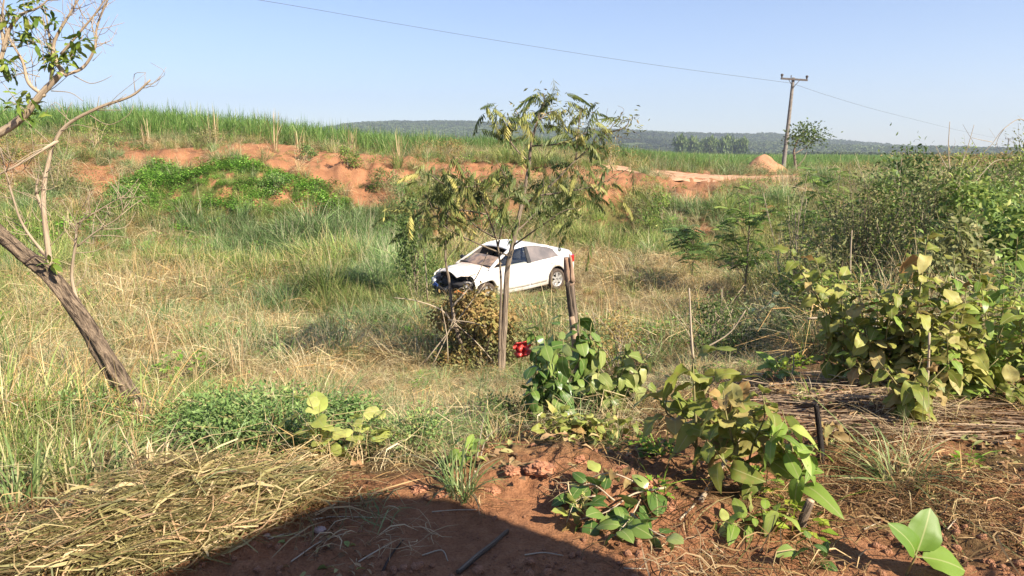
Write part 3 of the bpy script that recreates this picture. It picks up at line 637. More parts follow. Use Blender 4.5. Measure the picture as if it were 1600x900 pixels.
def grass():
    p = ring_points([(3.3, 5, 95, -.95, .95), (5, 8, 80, -.9, .9), (8, 13, 44, -.9, .9), (13, 20, 25, -.9, .9), (20, 30, 15, -.9, .9), (30, 50, 11, -.95, .95), (50, 62, 3, -.9, .9)])
    x, y = p[:, 0], p[:, 1]; px, py, c = cover(x, y); n = len(x); d = np.hypot(x, y); u = NR.rand(n); v = NR.rand(n)
    pg = np.full(n, .50); pst = np.full(n, .24); pm = np.full(n, .17); ph = np.full(n, .05); sc = np.full(n, 1.0); gb = np.full(n, 1.0)
    def setp(mask, a, b, m, h, s=1.0, gbright=1.0):
        pg[mask] = a; pst[mask] = b; pm[mask] = m; ph[mask] = h; sc[mask] = s; gb[mask] = gbright
    setp(c['pale'], .74, .14, .05, .05, 1.15, 1.25); setp(c['straw'], .28, .30, .38, .01, 1.0, 1.05)
    setp(c['darkg'], .75, .1, .1, .05, 1.1, .75); setp(c['meadow'], .78, .1, .05, .03, .9, 1.2); setp(c['matr'], .12, .3, .55, .0, .8)
    lush_lo = c['lush'] & (py > 335); setp(c['lush'], .22, .03, .0, .72, .8, 1.05); setp(lush_lo, .85, .05, .0, .1, 1.3, .95)
    near_l = (py > 600) & (px < 520) & ~c['near']; setp(near_l, .42, .22, .3, .02, .75, 1.0)
    setp((py > 575) & (px >= 520) & ~c['near'], .16, .12, .5, .02, .42, 1.0)
    setp((py > 560) & (px > 1040) & ~c['near'], .16, .14, .4, .02, .45, 1.0)
    setp(c['near'], .012, .012, .03, .0, .45, 1.0)
    setp((y > 33) & (y < 47) & (fbm(x, y, .5, 3, 351) > .28) & ~c['lush'], .06, .06, .05, .03, .6)
    setp(c['bank'], .02, .04, .02, .02, .5); setp(c['road'], .0, .005, .0, .0, .4)
    strip = (y > 43.5) & (y < 52) & ~c['road'] & (px < 1000); setp(strip & ~c['bank'], .35, .4, .05, .1, .75, .95); 
    setp((y > 52) , .3, .1, 0, 0, 1.0, .9)
    patch = fbm(x, y, .35, 3, 301); pg = pg * np.clip(1 + patch * 1.4, .2, 2); pst = pst * np.clip(1 - patch * 1.2, .2, 2)
    gaps = fbm(x, y, .9, 2, 311) > .33
    hidden = near_car(x, y) | (d < 3.1) | (gaps & (v < .6))
    hidden |= inpoly(px, py, [(275, 640), (360, 615), (470, 610), (560, 640), (620, 665), (600, 740), (420, 760), (290, 745)]) & (v < .8)
    hidden |= inpoly(px, py, [(150, 590), (300, 600), (300, 745), (190, 745)]) & (v < .85)
    hidden |= inpoly(px, py, [(790, 610), (1060, 600), (1040, 700), (780, 700)]) & (v < .7)
    hidden |= (px < 700) & (py > 735 - (px - 250) * .03) & (px > 130)       # the cut grass lies here
    t1, t2, t3, t4 = pg, pg + pst, pg + pst + pm, pg + pst + pm + ph; z = H(x, y)
    bluish = fbm(x, y, .25, 2, 321); hump = np.clip(1 + .75 * fbm(x, y, .55, 3, 341), .5, 1.6)
    cd_ = np.hypot(x - CAR_C.x, y - CAR_C.y); fr = (y < CAR_C.y + 1); hump = hump * np.where(fr, .55 + .45 * ss(2.2, 5.5, cd_), 1)
    for lo, hi, coll, nm, lab in ((0 * t1, t1, c_green, 'green_grass', 'green grass tufts covering the ditch and its banks'), (t1, t2, c_straw, 'dry_grass', 'standing straw coloured grass stalks in the ditch'),
                                  (t2, t3, c_mat, 'flattened_grass', 'flattened pale dead grass lying in mats'), (t3, t4, c_herb, 'creeping_herbs', 'low bright green creepers on the far bank')):
        k = (u >= lo) & (u < hi) & ~hidden; m = k.sum(); q = NR.rand(m, 1); bl = bluish[k][:, None]
        tint = np.ones((m, 3)) * (0.6 + .8 * q) * gb[k][:, None] if coll in (c_green, c_herb) else np.ones((m, 3)) * (.62 + .7 * q)
        if coll is c_green: tint = tint * np.where(bl > .1, np.array([[.92, 1.0, 1.2]]), np.array([[1.06, 1.0, .9]]))
        if coll in (c_straw, c_mat): tint = tint * np.where(NR.rand(m, 1) < .25, np.array([[1.05, .88, .68]]), np.array([[1.0, 1.0, 1.0]]))
        s = sc[k] * NR.uniform(.6, 1.35, m) * (1 + .55 * ss(9, 30, d[k])) * hump[k]
        scatter(nm, coll, np.stack([x[k], y[k], z[k] - .02], 1), NR.rand(m) * 6.28, s, NR.randint(0, 5 if coll in (c_green, c_straw) else 4, m), tint, lab, NR.randn(m) * .12, NR.randn(m) * .12)
grass()

def cane():
    p = ring_points([(50, 75, 1.6, -.95, .95), (75, 130, .75, -.9, .95)]); x, y = p[:, 0], p[:, 1]
    def edge(x, y):
        px, py = proj(x, y, H(x, y)); e = np.interp(px, [-300, 400, 700, 900, 1000, 1060, 1150, 1240, 1400, 1700], [50.5, 50.5, 52, 55, 58, 66, 78, 82, 90, 95])
        return y > e + fbm(x, y, .3, 2, 5) * .8
    k = edge(x, y); x, y = x[k], y[k]; n = len(x); row = np.round(y / 1.4) * 1.4 + NR.randn(n) * .12; y = np.where(y < 75, row, y)
    q = NR.rand(n, 1); pt = fbm(x, y, .12, 3, 411)[:, None]; hs = NR.uniform(.82, 1.08, n) * (1 + .12 * fbm(x, y, .08, 3, 401)); tint = np.ones((n, 3)) * (.92 + .25 * q + .35 * pt) * np.array([[1.0, 1.02, 1.0]])
    hs = hs * np.interp(proj(x, y, H(x, y))[0], [0, 300, 700, 1000], [1.15, 1.1, .95, .88])
    scatter('sugar_cane', c_cane, np.stack([x, y, H(x, y) - .05], 1), NR.rand(n) * 6.28, hs, NR.randint(0, 4, n), tint, 'tall green sugar cane plants along the near edge of the field')
    p = ring_points([(120, 250, .22, -.7, .95), (250, 480, .06, -.3, .95)]); x, y = p[:, 0], p[:, 1]; n = len(x); pt = fbm(x, y, .03, 3, 421)[:, None]
    tint = np.ones((n, 3)) * (1.0 + .2 * NR.rand(n, 1) + .35 * pt); s = NR.uniform(.85, 1.1, n); wide = 1 + .9 * ss(150, 400, y)
    scatter('cane_field', c_far, np.stack([x, y, H(x, y) - .05], 1), NR.rand(n) * 6.28, np.stack([s * wide, s * wide, s], 1), NR.randint(0, 4, n), tint, 'green sugar cane field stretching away to the woods')
cane()
def forest():
    n = 26000; y = NR.uniform(560, 2000, n) ; y = 480 + (y - 560); s = NR.uniform(-.35, .85, n); x = s * y
    patch = fbm(x, y, .006, 3, 501); keep = ((y > 900) & (patch > -.42)) | ((y > 520) & (patch > .0) & (s > .1)); x, y = x[keep], y[keep]
    z = np.where(y > 850, hill_z(x, y), H(x, y)); m = len(x); sc = NR.uniform(.7, 1.4, m) * np.where(y > 850, 1.15, .8)
    pt = fbm(x, y, .004, 3, 511)[:, None]; tint = np.ones((m, 3)) * (.85 + .4 * NR.rand(m, 1) + .8 * pt)
    scatter('far_woods', c_for, np.stack([x, y, z - 1], 1), NR.rand(m) * 6.28, np.stack([sc * 1.25, sc * 1.25, sc * .8], 1), NR.randint(0, 4, m), tint, 'dark green woods covering the distant ridge')
forest()
def litter():
    p = ring_points([(2.0, 3.4, 260, -.9, .9), (3.4, 5, 150, -.9, .9), (5, 9, 70, -.1, .95)]); x, y = p[:, 0], p[:, 1]; px, py, c = cover(x, y)
    dn = fbm(x, y, 1.1, 3, 601); thick = (px > 1150) | (c['near'] == 0)
    k = (NR.rand(len(x)) < np.clip(.04 + dn * 1.4 + .12 * thick, 0.02, .7)) & ((c['near']) | (y < 3.4)); x, y = x[k], y[k]; n = len(x)
    tint = np.where(NR.rand(n, 1) < .45, np.array([[.34, .23, .17]]), np.array([[.80, .66, .54]])) * NR.uniform(.6, 1.2, (n, 1))
    scatter('straw_litter', c_lit, np.stack([x, y, H(x, y) + .004], 1), NR.rand(n) * 6.28, NR.uniform(.6, 1.5, n), NR.randint(0, 5, n), tint, 'broken straw and twigs littering the red earth', NR.randn(n) * .1, NR.randn(n) * .1)
    p = ring_points([(2.0, 3.4, 1100, -.9, .9), (3.4, 5, 420, -.8, .9), (5, 8, 60, -.1, .9)]); x, y = p[:, 0], p[:, 1]; px, py, c = cover(x, y)
    dn = fbm(x, y, 1.6, 3, 61); k = (NR.rand(len(x)) < np.clip(.4 + dn * 1.6, 0.08, 1)) & (c['near'] | (y < 3.4)); x, y = x[k], y[k]; n = len(x); s = .004 + .024 * NR.rand(n) ** 5
    scatter('soil_crumbs', c_clod, np.stack([x, y, H(x, y) + s * .2], 1), NR.rand(n) * 6.28, s, NR.randint(0, 4, n), np.ones((n, 3)), 'crumbs of red earth strewn over the bare ground', NR.randn(n), NR.randn(n))
litter()
def fallen():
    lf = C_('leaf_litter'); wd = C_('ground_weeds')
    for i in range(5):
        r = np.random.RandomState(700 + i); n = 16; th = r.rand(n) * 6.28; q = .16 * np.sqrt(r.rand(n)); c = np.stack([q * np.cos(th), q * np.sin(th), .004 + .02 * r.rand(n)], 1); a = r.rand(n) * 6.28
        proto(lf, 'fallen_%d' % i, *leafcloud(c, np.stack([np.cos(a), np.sin(a), r.randn(n) * .25], 1), np.stack([r.randn(n) * .5, r.randn(n) * .5, np.ones(n)], 1), r.uniform(.025, .075, n), r.uniform(.012, .038, n), r, r.rand(n), .35, True), LITL)
        proto(wd, 'weed_%d' % i, *merge([herb(r, 26, .07, .07, .045, .026), blades(7, r, .05, .08, .2, .003, .006, .4, .6, 3)]), G_HERB)
    p = ring_points([(2.3, 5, 26, -.75, .9), (5, 9, 16, -.1, .95)]); x, y = p[:, 0], p[:, 1]; px, py, c = cover(x, y); dn = fbm(x, y, 1.3, 3, 811)
    k = (NR.rand(len(x)) < np.clip(.16 + dn * 1.4 + .25 * (px > 1000), 0, .9)) & (c['near'] | (y < 3.4)) & ((px > 700) | (NR.rand(len(x)) < .3)); x, y = x[k], y[k]; n = len(x)
    scatter('leaf_litter', lf, np.stack([x, y, H(x, y) + .003], 1), NR.rand(n) * 6.28, NR.uniform(.6, 1.3, n), NR.randint(0, 5, n), np.ones((n, 3)) * NR.uniform(.6, 1.15, (n, 1)), 'dead brown leaves scattered over the red earth')
    p = ring_points([(2.8, 5, 9, -.3, .9), (5, 9, 9, -.1, .95)]); x, y = p[:, 0], p[:, 1]; px, py, c = cover(x, y); dn = fbm(x, y, 1.1, 3, 821)
    k = (NR.rand(len(x)) < np.clip(.1 + dn * 1.8, 0, .9)) & (px > 760) & c['near']; x, y = x[k], y[k]; n = len(x)
    scatter('ground_weeds', wd, np.stack([x, y, H(x, y)], 1), NR.rand(n) * 6.28, NR.uniform(.6, 1.6, n), NR.randint(0, 5, n), np.where(NR.rand(n, 1) < .5, np.array([[1.5, 1.05, .8]]), np.array([[1.1, .95, .8]])) * NR.uniform(.7, 1.2, (n, 1)), 'small sparse weeds sprouting from the red earth')
LITL = foliage('leaf_litter_leaf', [(0, (0.14, 0.075, 0.04)), (.4, (0.30, 0.18, 0.09)), (.75, (0.46, 0.31, 0.16)), (.9, (0.34, 0.34, 0.12)), (1, (0.2, 0.25, 0.07))], 'attr', .15, .6, .2, tint=True)
fallen()
# ------------------------------------------------------------------ the wrecked white car
WHITE = simple('white_paint', (0.80, 0.80, 0.79), .28, .5, coat=.6, noise=.06, nscale=2.2, col2=(0.66, 0.60, 0.53))
DUSTY = simple('dusty_white_paint', (0.78, 0.75, 0.71), .5, .4, coat=.2, noise=.35, nscale=2.2, col2=(0.62, 0.47, 0.37))
BLACKP = simple('black_plastic_and_hollow', (0.03, 0.03, 0.032), .6, .3, noise=.5, nscale=9)
RUBBER = simple('rubber', (0.10, 0.075, 0.06), .85, .2, noise=.4, nscale=12)
ALLOY = simple('alloy', (0.62, 0.60, 0.58), .4, .5, .6)
TINT = simple('tinted_glass', (0.13, 0.115, 0.11), .12, .6, noise=.5, nscale=2.5, col2=(0.24, 0.20, 0.18))
CABIN = simple('cabin_dark', (0.035, 0.033, 0.035), .8, .2)
DASHM = simple('dashboard_dust', (0.62, 0.42, 0.27), .8, .2, noise=.3, nscale=6)
LAMPG = simple('lamp_glass', (0.70, 0.70, 0.70), .15, .6, .3, noise=.4, nscale=8)
REDL = simple('red_lamp', (0.45, 0.02, 0.02), .2, .6)
AMBER = simple('orange_lamp', (0.75, 0.25, 0.06), .3, .5)
BLUEP = simple('blue_plate', (0.05, 0.12, 0.42), .4, .4)
STEEL = simple('bare_metal', (0.32, 0.30, 0.29), .45, .5, .6, noise=.5, nscale=9, bump=.4)
def glass_mat():
    m, t, out = nodes('clear_glass'); g = N(t, 'ShaderNodeBsdfGlossy'); g.inputs['Roughness'].default_value = .05; g.inputs['Color'].default_value = (.55, .55, .55, 1)
    tr = N(t, 'ShaderNodeBsdfTransparent'); tr.inputs[0].default_value = (.93, .95, .94, 1); fr = N(t, 'ShaderNodeFresnel'); fr.inputs[0].default_value = 1.45
    mx = N(t, 'ShaderNodeMixShader'); t.links.new(fr.outputs[0], mx.inputs[0]); t.links.new(tr.outputs[0], mx.inputs[1]); t.links.new(g.outputs[0], mx.inputs[2]); t.links.new(mx.outputs[0], out.inputs[0]); return m
GLASS = glass_mat()

def lerp(x, tab):
    return float(np.interp(x, [a for a, b in tab], [b for a, b in tab]))
# x runs from the nose (+) to the tail (-); half width, belt height, deck height, sill height along the car
HW = [(-2.2, .62), (-2.1, .74), (-1.8, .83), (-1.0, .865), (0, .87), (1.0, .86), (1.55, .84), (1.9, .77), (2.1, .64), (2.2, .5)]
BELT = [(-2.2, .84), (-2.0, .93), (-1.3, .985), (-.4, .95), (.7, .90), (1.1, .87), (1.6, .80), (1.95, .70), (2.2, .56)]
DECK = [(-2.2, .90), (-2.12, 1.06), (-1.75, 1.10), (-1.2, 1.06), (-.4, 1.0), (.8, .985), (1.05, .975), (1.5, .91), (1.9, .80), (2.1, .70), (2.2, .60)]
SILL = [(-2.2, .42), (-2.0, .30), (-1.7, .22), (0, .19), (1.7, .22), (2.0, .26), (2.2, .34)]
ROOF = [(-1.78, 1.09), (-1.5, 1.19), (-1.1, 1.33), (-.6, 1.43), (-.2, 1.455), (.15, 1.43), (.35, 1.38), (.8, 1.16), (1.16, .965)]
RHW = [(-1.78, .60), (-1.1, .55), (-.5, .56), (0, .57), (.3, .58), (.8, .64), (1.16, .72)]
def body_section(x, sd=1):
    w_, b, dk, s = lerp(x, HW), lerp(x, BELT), lerp(x, DECK), lerp(x, SILL)
    sa = s + .015; inner = .66
    for wx in (1.36, -1.3):
        if abs(x - wx) < .37: sa = max(sa, .33 + math.sqrt(.37 ** 2 - (x - wx) ** 2))
    if sd > 0 and x > 1.74: sa = b - .05; inner = .12          # nose torn open on this side
    if sd < 0 and x > 1.93: sa = b - .07; inner = .12
    torn = sa > b - .10
    if not torn: sa = min(sa, b - .16)
    if torn: return [(0, s), (w_ * inner, s), (w_ * inner, sa)] + [(w_ * .955, sa + .002 * k) for k in range(6)] + [(w_ * .92, b), (w_ * .86, b + (dk - b) * .55), (w_ * .7, dk - .012), (w_ * .4, dk + .008), (0, dk + .014)]
    lo = [(w_ * .975, sa + .01), (w_ * .99, sa + (b - .17 - sa) * .35), (w_ * 1.0, sa + (b - .17 - sa) * .7)]
    return [(0, s), (w_ * inner, s), (w_ * inner, sa), (w_ * .955, sa)] + lo + [(w_ * .995, b - .15), (w_ * .965, b - .06), (w_ * .92, b), (w_ * .86, b + (dk - b) * .55), (w_ * .7, dk - .012), (w_ * .4, dk + .008), (0, dk + .014)]
def build_body(mat, mats):
    xs = {2.2, 2.17, 2.1, 2.0, 1.9, 1.935, 1.925, 1.745, 1.735, 1.0 - .04, .8, .5, .2, -.1, -.4, -.7, -.9, -1.7, -1.8, -1.9, -2.0, -2.1, -2.16, -2.2}
    for wx in (1.36, -1.3):
        for k in range(15): xs.add(wx + .37 * math.cos(math.pi * k / 14) * .9999)
        xs |= {wx + .3705, wx - .3705}
    xs = sorted([x for x in xs if x < 1.737], reverse=True); V = []      # everything ahead of this has been torn away
    V = []; F = []; MI = []
    for x in xs:
        h = body_section(x, 1); g = body_section(x, -1)
        for y, z in h + [(-y, z) for y, z in g[-2:0:-1]]: V.append((x, y, z))
    m = len(V) // len(xs)
    for i in range(len(xs) - 1):
        for k in range(m):
            F.append((i * m + k, (i + 1) * m + k, (i + 1) * m + (k + 1) % m, i * m + (k + 1) % m)); MI.append(1 if (k < 3 or k >= m - 3) else 0)
    F.append(tuple(range(m))); F.append(tuple((len(xs) - 1) * m + k for k in range(m))[::-1]); MI += [1, 0]  # flat front cap coloured black for the darkness inside the torn nose
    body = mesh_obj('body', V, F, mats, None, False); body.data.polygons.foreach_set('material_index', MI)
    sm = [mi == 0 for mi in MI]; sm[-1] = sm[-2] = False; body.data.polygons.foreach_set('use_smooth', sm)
    return body
def ruled(x, z):
    """y on the sloping cabin side at (x, z)"""
    zb, zr = lerp(x, BELT) + .01, max(lerp(x, ROOF), lerp(x, BELT) + .05); t = min(max((z - zb) / (zr - zb), -.1), 1.05)
    return lerp(x, HW) * .93 * (1 - t) + lerp(x, RHW) * t * 1.02
def side_poly(name, pts, mat, parent, th=.02, out=0.0, sd=1, dens=1):
    V = []; q = []
    for i in range(len(pts)):
        a, b = pts[i], pts[(i + 1) % len(pts)]
        for k in range(dens): q.append((a[0] + (b[0] - a[0]) * k / dens, a[1] + (b[1] - a[1]) * k / dens))
    for o_ in (0, th):
        for x, z in q: V.append((x, sd * (ruled(x, z) + out - o_), z))
    n = len(q); F = [tuple(range(n)), tuple(range(n, 2 * n))[::-1]] + [(k, n + k, n + (k + 1) % n, (k + 1) % n) for k in range(n)]
    if sd < 0: F = [f[::-1] for f in F]
    return mesh_obj(name, V, F, mat, parent, False)
def strip(name, rows, mat, parent, th=.02, smooth=True):
    """sheet from rows of points with thickness"""
    n, m = len(rows), len(rows[0]); V = [Vector(p) for r in rows for p in r]
    Vb = [v - Vector((0, 0, th)) for v in V]; F = []
    for i in range(n - 1):
        for k in range(m - 1):
            a = i * m + k; F.append((a, a + 1, a + m + 1, a + m)); b = a + n * m; F.append((b, b + m, b + m + 1, b + 1))
    for k in range(m - 1): F.append((k, k + n * m, k + 1 + n * m, k + 1)); a = (n - 1) * m + k; F.append((a, a + 1, a + 1 + n * m, a + n * m))
    for i in range(n - 1): a = i * m; F.append((a, a + m, a + m + n * m, a + n * m)); a = i * m + m - 1; F.append((a, a + n * m, a + m + n * m, a + m))
    return mesh_obj(name, V + Vb, F, mat, parent, smooth)
def wheel_part(parent, x, y, sd, rot=0):
    def lathe(name, prof, mat, par, n=28):
        V = []; F = []
        for r, yy in prof:
            for k in range(n): a = 2 * math.pi * k / n; V.append((r * math.cos(a), sd * yy, r * math.sin(a)))
        for i in range(len(prof) - 1):
            for k in range(n): F.append((i * n + k, i * n + (k + 1) % n, (i + 1) * n + (k + 1) % n, (i + 1) * n + k))
        return mesh_obj(name, V, F, mat, par, True)
    wh = lathe('wheel', [(.06, .07), (.06, .05), (.0, .05)], STEEL, parent, 10); wh.location = (x, y, .31)
    wh.rotation_euler = (0, rot, 0)
    lathe('tyre', [(.20, .07), (.235, .095), (.285, .1), (.308, .08), (.315, .0), (.308, -.08), (.285, -.1), (.21, -.09)], RUBBER, wh)
    rim = lathe('rim', [(.215, .085), (.205, .088), (.195, .06), (.19, -.02), (.12, -.03)], ALLOY, wh)
    V = []; F = []
    for k in range(6):
        a = 2 * math.pi * k / 6; c, s = math.cos(a), math.sin(a)
        b = len(V)
        for yy in (.075, .045):
            for r, w_ in ((.03, .035), (.198, .022)): V += [(c * r - s * w_, sd * yy, s * r + c * w_), (c * r + s * w_, sd * yy, s * r - c * w_)]
        F += [(b, b + 1, b + 3, b + 2), (b + 4, b + 6, b + 7, b + 5), (b, b + 2, b + 6, b + 4), (b + 1, b + 5, b + 7, b + 3), (b + 2, b + 3, b + 7, b + 6)]
    mesh_obj('spoke_set', V, F, ALLOY, wh, False)

def build_car():
    t = empty('wrecked_car', CAR_C, 'white saloon car with a smashed nose standing in the ditch grass', 'car')
    t.rotation_euler = (math.radians(-1.5), math.radians(2.5), CAR_YAW); t.location.z += -.02
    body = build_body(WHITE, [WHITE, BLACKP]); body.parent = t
    # bonnet, buckled and lifted a little
    rows = []
    for i in range(11):
        x = 1.13 + (2.10 - 1.13) * i / 10; row = []
        for k in range(13):
            q = k / 12 * 2 - 1; w_ = lerp(x, HW) * (.80 - .08 * (i / 10) ** 3); y = q * w_
            z = lerp(x, DECK) + .035 - .05 * abs(q) ** 3 + .05 * math.sin(i * .75) * math.exp(-((q - .35) / .4) ** 2) + .04 * (i / 10) * math.cos(q * 4) + .17 * (i / 10) ** 2 + .03 * math.sin(i * 1.7 + q * 5) * (i / 10)
            row.append((x, y, z))
        rows.append(row)
    h = strip('bonnet', rows, DUSTY, t, .02)
    h['label'] = 'buckled dusty bonnet lifted at its front edge'
    # roof skin
    rows = []
    for i in range(13):
        x = .32 - i * (.32 + .98) / 12; w_ = lerp(x, RHW); row = []
        for k in range(11):
            q = k / 10 * 2 - 1; row.append((x, q * w_ * 1.0, lerp(x, ROOF) + .018 - .055 * abs(q) ** 2.6))
        rows.append(row)
    strip('roof', rows, WHITE, t, .03)
    # windscreen and rear window
    def pane(name, x0, x1, n, mat, inset, lift=0.0):
        rows = []
        for i in range(n + 1):
            x = x0 + (x1 - x0) * i / n; row = []
            for k in range(9):
                q = k / 8 * 2 - 1; row.append((x + .05 * (1 - q * q) * (1 if x0 > 0 else -1), q * (lerp(x, RHW) - inset), lerp(x, ROOF) + lift - .03 * q * q))
            rows.append(row)
        return strip(name, rows, mat, t, .006)
    ws = pane('windscreen', 1.12, .66, 5, simple('dusty_glass', (0.40, 0.27, 0.18), .25, .5, noise=.6, nscale=5, col2=(0.10, 0.08, 0.07)), .05, -.01); ws['label'] = 'collapsed dusty windscreen with its upper half gone'
    pane('rear_window', -1.0, -1.70, 5, TINT, .05, .004)
    for sd in (1, -1):
        # pillars and rail as pieces of the sloping side
        side_poly('windscreen_pillar', [(1.22, .93), (1.12, .94), (.78, 1.13), (.33, 1.355), (.28, 1.385), (.36, 1.395), (.82, 1.165), (1.20, .955)], WHITE, t, .05, .01, sd, 2)
        side_poly('roof_rail', [(.30, 1.36), (-.2, 1.405), (-.6, 1.385), (-1.1, 1.27), (-1.5, 1.125), (-1.75, 1.06), (-1.75, 1.10), (-1.5, 1.19), (-1.1, 1.33), (-.6, 1.43), (-.2, 1.455), (.2, 1.43), (.34, 1.385)], WHITE, t, .05, .012, sd, 2)
        side_poly('middle_pillar', [(-.16, .945), (-.30, .95), (-.30, 1.405), (-.20, 1.405)], BLACKP, t, .04, .0, sd)
        side_poly('rear_quarter', [(-1.42, .99), (-1.82, 1.02), (-1.80, 1.07), (-1.5, 1.15), (-1.30, 1.20), (-1.34, 1.07)], WHITE, t, .04, .008, sd, 2)
        f = side_poly('front_door_window', [(.86, .945), (-.16, .955), (-.20, 1.40), (.26, 1.365), (.60, 1.20)], GLASS if sd > 0 else TINT, t, .006, -.012, sd, 3)
        side_poly('rear_door_window', [(-.30, .955), (-1.38, .995), (-1.32, 1.18), (-1.05, 1.285), (-.62, 1.38), (-.30, 1.40)], TINT, t, .006, -.004, sd, 3)
        # doors: skins standing a little proud of the body
        for nm, x0, x1 in (('front_door', .98, -.20), ('rear_door', -.225, -1.22)):
            rows = []; cutw = (nm == 'rear_door')
            for i in range(9):
                x = x0 + (x1 - x0) * i / 8; sec = body_section(x, sd)[2:]; s_ = lerp(x, SILL); b_ = lerp(x, BELT); row = []
                lo = s_ + .12
                if cutw and x < -.93: lo = .33 + math.sqrt(max(0, .39 ** 2 - (x + 1.3) ** 2)) + .02 if abs(x + 1.3) < .39 else lo
                for k in range(8):
                    z = lo + (b_ - .005 - lo) * k / 7
                    yy = np.interp(z, [q[1] for q in sec[1:8]], [q[0] for q in sec[1:8]])
                    row.append((x, sd * (float(yy) + .010), z))
                rows.append(row)
            V = [p for r in rows for p in r]; n8 = 8; F = [(i * n8 + k, (i + 1) * n8 + k, (i + 1) * n8 + k + 1, i * n8 + k + 1) for i in range(8) for k in range(7)]
            V2 = [(x, y - sd * .012, z) for x, y, z in V]; nn = len(V)
            edge = [k for k in range(8)] + [i * 8 + 7 for i in range(1, 9)] + [64 + k for k in range(6, -1, -1)] + [i * 8 for i in range(7, 0, -1)]
            F += [tuple(nn + a for a in f[::-1]) for f in F] + [(edge[i], edge[(i + 1) % len(edge)], nn + edge[(i + 1) % len(edge)], nn + edge[i]) for i in range(len(edge))]
            dr = mesh_obj(nm, V + V2, F, WHITE, t, True)
            hx = x1 + .16; hz = lerp(hx, BELT) - .13; hy = lerp(hx, HW) * .98 + .022
            T = Tube(); T.add([Vector((hx - .09, sd * (hy - .015), hz)), Vector((hx - .06, sd * (hy + .012), hz)), Vector((hx + .06, sd * (hy + .012), hz)), Vector((hx + .09, sd * (hy - .015), hz))], .014, .014, 6, 3)
            T.build('door_handle', WHITE, dr)
        # mirror
        if sd < 0:
            T = Tube(); T.add([Vector((.80, sd * .80, .98)), Vector((.80, sd * .90, 1.0))], .02, .02, 6, 2); T.add([Vector((.84, sd * .86, 1.03)), Vector((.80, sd * .95, 1.04)), Vector((.80, sd * 1.03, 1.03))], .075, .055, 10, 4); T.build('wing_mirror', BLACKP, t)
        # tail lamp
        V = []; F = []
        for (x, y, z) in ((-1.93, .80, .74), (-1.93, .80, .93), (-2.06, .77, .93), (-2.06, .77, .74), (-2.17, .66, .93), (-2.19, .62, .76)): V.append((x, sd * (y + .012), z)); 
        for (x, y, z) in ((-1.93, .70, .74), (-1.93, .70, .93), (-2.0, .6, .93), (-2.0, .6, .74), (-2.05, .5, .93), (-2.05, .5, .76)): V.append((x, sd * y, z))
        F = [(0, 1, 2, 3), (3, 2, 4, 5), (6, 9, 8, 7), (9, 11, 10, 8), (0, 6, 7, 1), (1, 7, 8, 2), (2, 8, 10, 4), (4, 10, 11, 5), (5, 11, 9, 3), (3, 9, 6, 0)]
        mesh_obj('tail_lamp', V, F, REDL, t)
    # wheels: the front one is turned
    for wx in (1.36, -1.3):
        for sd in (1, -1): wheel_part(t, wx, sd * .745, sd, .4 * wx)
    # nose: right half of the bumper still on, left lamp hanging, wrecked innards
    rows = []
    for i in range(7):
        q = -1 + i / 6 * 1.25; row = []
        for k in range(6):
            z = .20 + k * .035 + .03 * q; xx = 2.16 - .22 * abs(q) ** 2.5 + .03 * math.sin(k / 5 * math.pi) + .03 * math.sin(q * 7); row.append((xx, q * .72 - .05, z))
        rows.append(row)
    V = [p for r in rows for p in r]; F = [(i * 6 + k, (i + 1) * 6 + k, (i + 1) * 6 + k + 1, i * 6 + k + 1) for i in range(6) for k in range(5)]
    V2 = [(x - .04, y, z) for x, y, z in V]; nn = len(V); F += [tuple(nn + a for a in f[::-1]) for f in F] + [(30 + k, 31 + k, nn + 31 + k, nn + 30 + k) for k in range(5)] + [(i * 6 + 5, (i + 1) * 6 + 5, nn + (i + 1) * 6 + 5, nn + i * 6 + 5) for i in range(6)]
    b_ = mesh_obj('front_bumper', V + V2, F, BLACKP, t, True)
    T = Tube(); T.add([Vector((2.235, -.35, .46)), Vector((2.262, 0, .46)), Vector((2.235, .15, .46))], .06, .06, 8, 4); T.build('grille', BLACKP, t)
    mesh_obj('number_plate', [(2.225, -.52, .50), (2.285, -.20, .46), (2.275, -.18, .57), (2.215, -.50, .61), (2.21, -.52, .50), (2.27, -.20, .46), (2.262, -.18, .57), (2.20, -.50, .61)],
             [(0, 1, 2, 3), (4, 7, 6, 5), (0, 4, 5, 1), (1, 5, 6, 2), (2, 6, 7, 3), (3, 7, 4, 0)], BLUEP, t)
    T = Tube(); T.add([Vector((1.98, -.66, .66)), Vector((2.13, -.58, .63)), Vector((2.18, -.42, .60))], .05, .08, 8, 4); T.build('headlamp', LAMPG, t)
    T = Tube(); T.add([Vector((2.0, .70, .40)), Vector((2.12, .58, .44)), Vector((2.16, .46, .40))], .05, .075, 8, 4); o = T.build('headlamp', AMBER, t); o['label'] = 'orange lamp hanging loose in the torn nose'
    T = Tube(); T.add([Vector((2.02, .15, .30)), Vector((2.12, .55, .24)), Vector((1.95, .85, .22))], .05, .03, 6, 4, .3); T.build('torn_bumper_piece', WHITE, t)
    rg = random.Random(3)
    T = Tube()
    for k in range(34):
        a = Vector((1.72 + rg.random() * .25, -.6 + rg.random() * 1.35, .25 + rg.random() * .38)); b = a + Vector((rg.uniform(0, .25), rg.uniform(-.25, .2), rg.uniform(-.12, .12)))
        T.add([a, (a + b) / 2 + Vector((0, 0, .05)), b], rg.uniform(.015, .05), rg.uniform(.01, .04), 5, 2, .3)
    T.build('crushed_innards', STEEL, t)
    T = Tube(); T.add([Vector((1.75, -.6, .5)), Vector((1.85, 0, .52)), Vector((1.8, .7, .45))], .05, .05, 6, 4, .2); T.build('crash_beam', BLACKP, t)
    # right front wing, bent back
    V = []; F = []
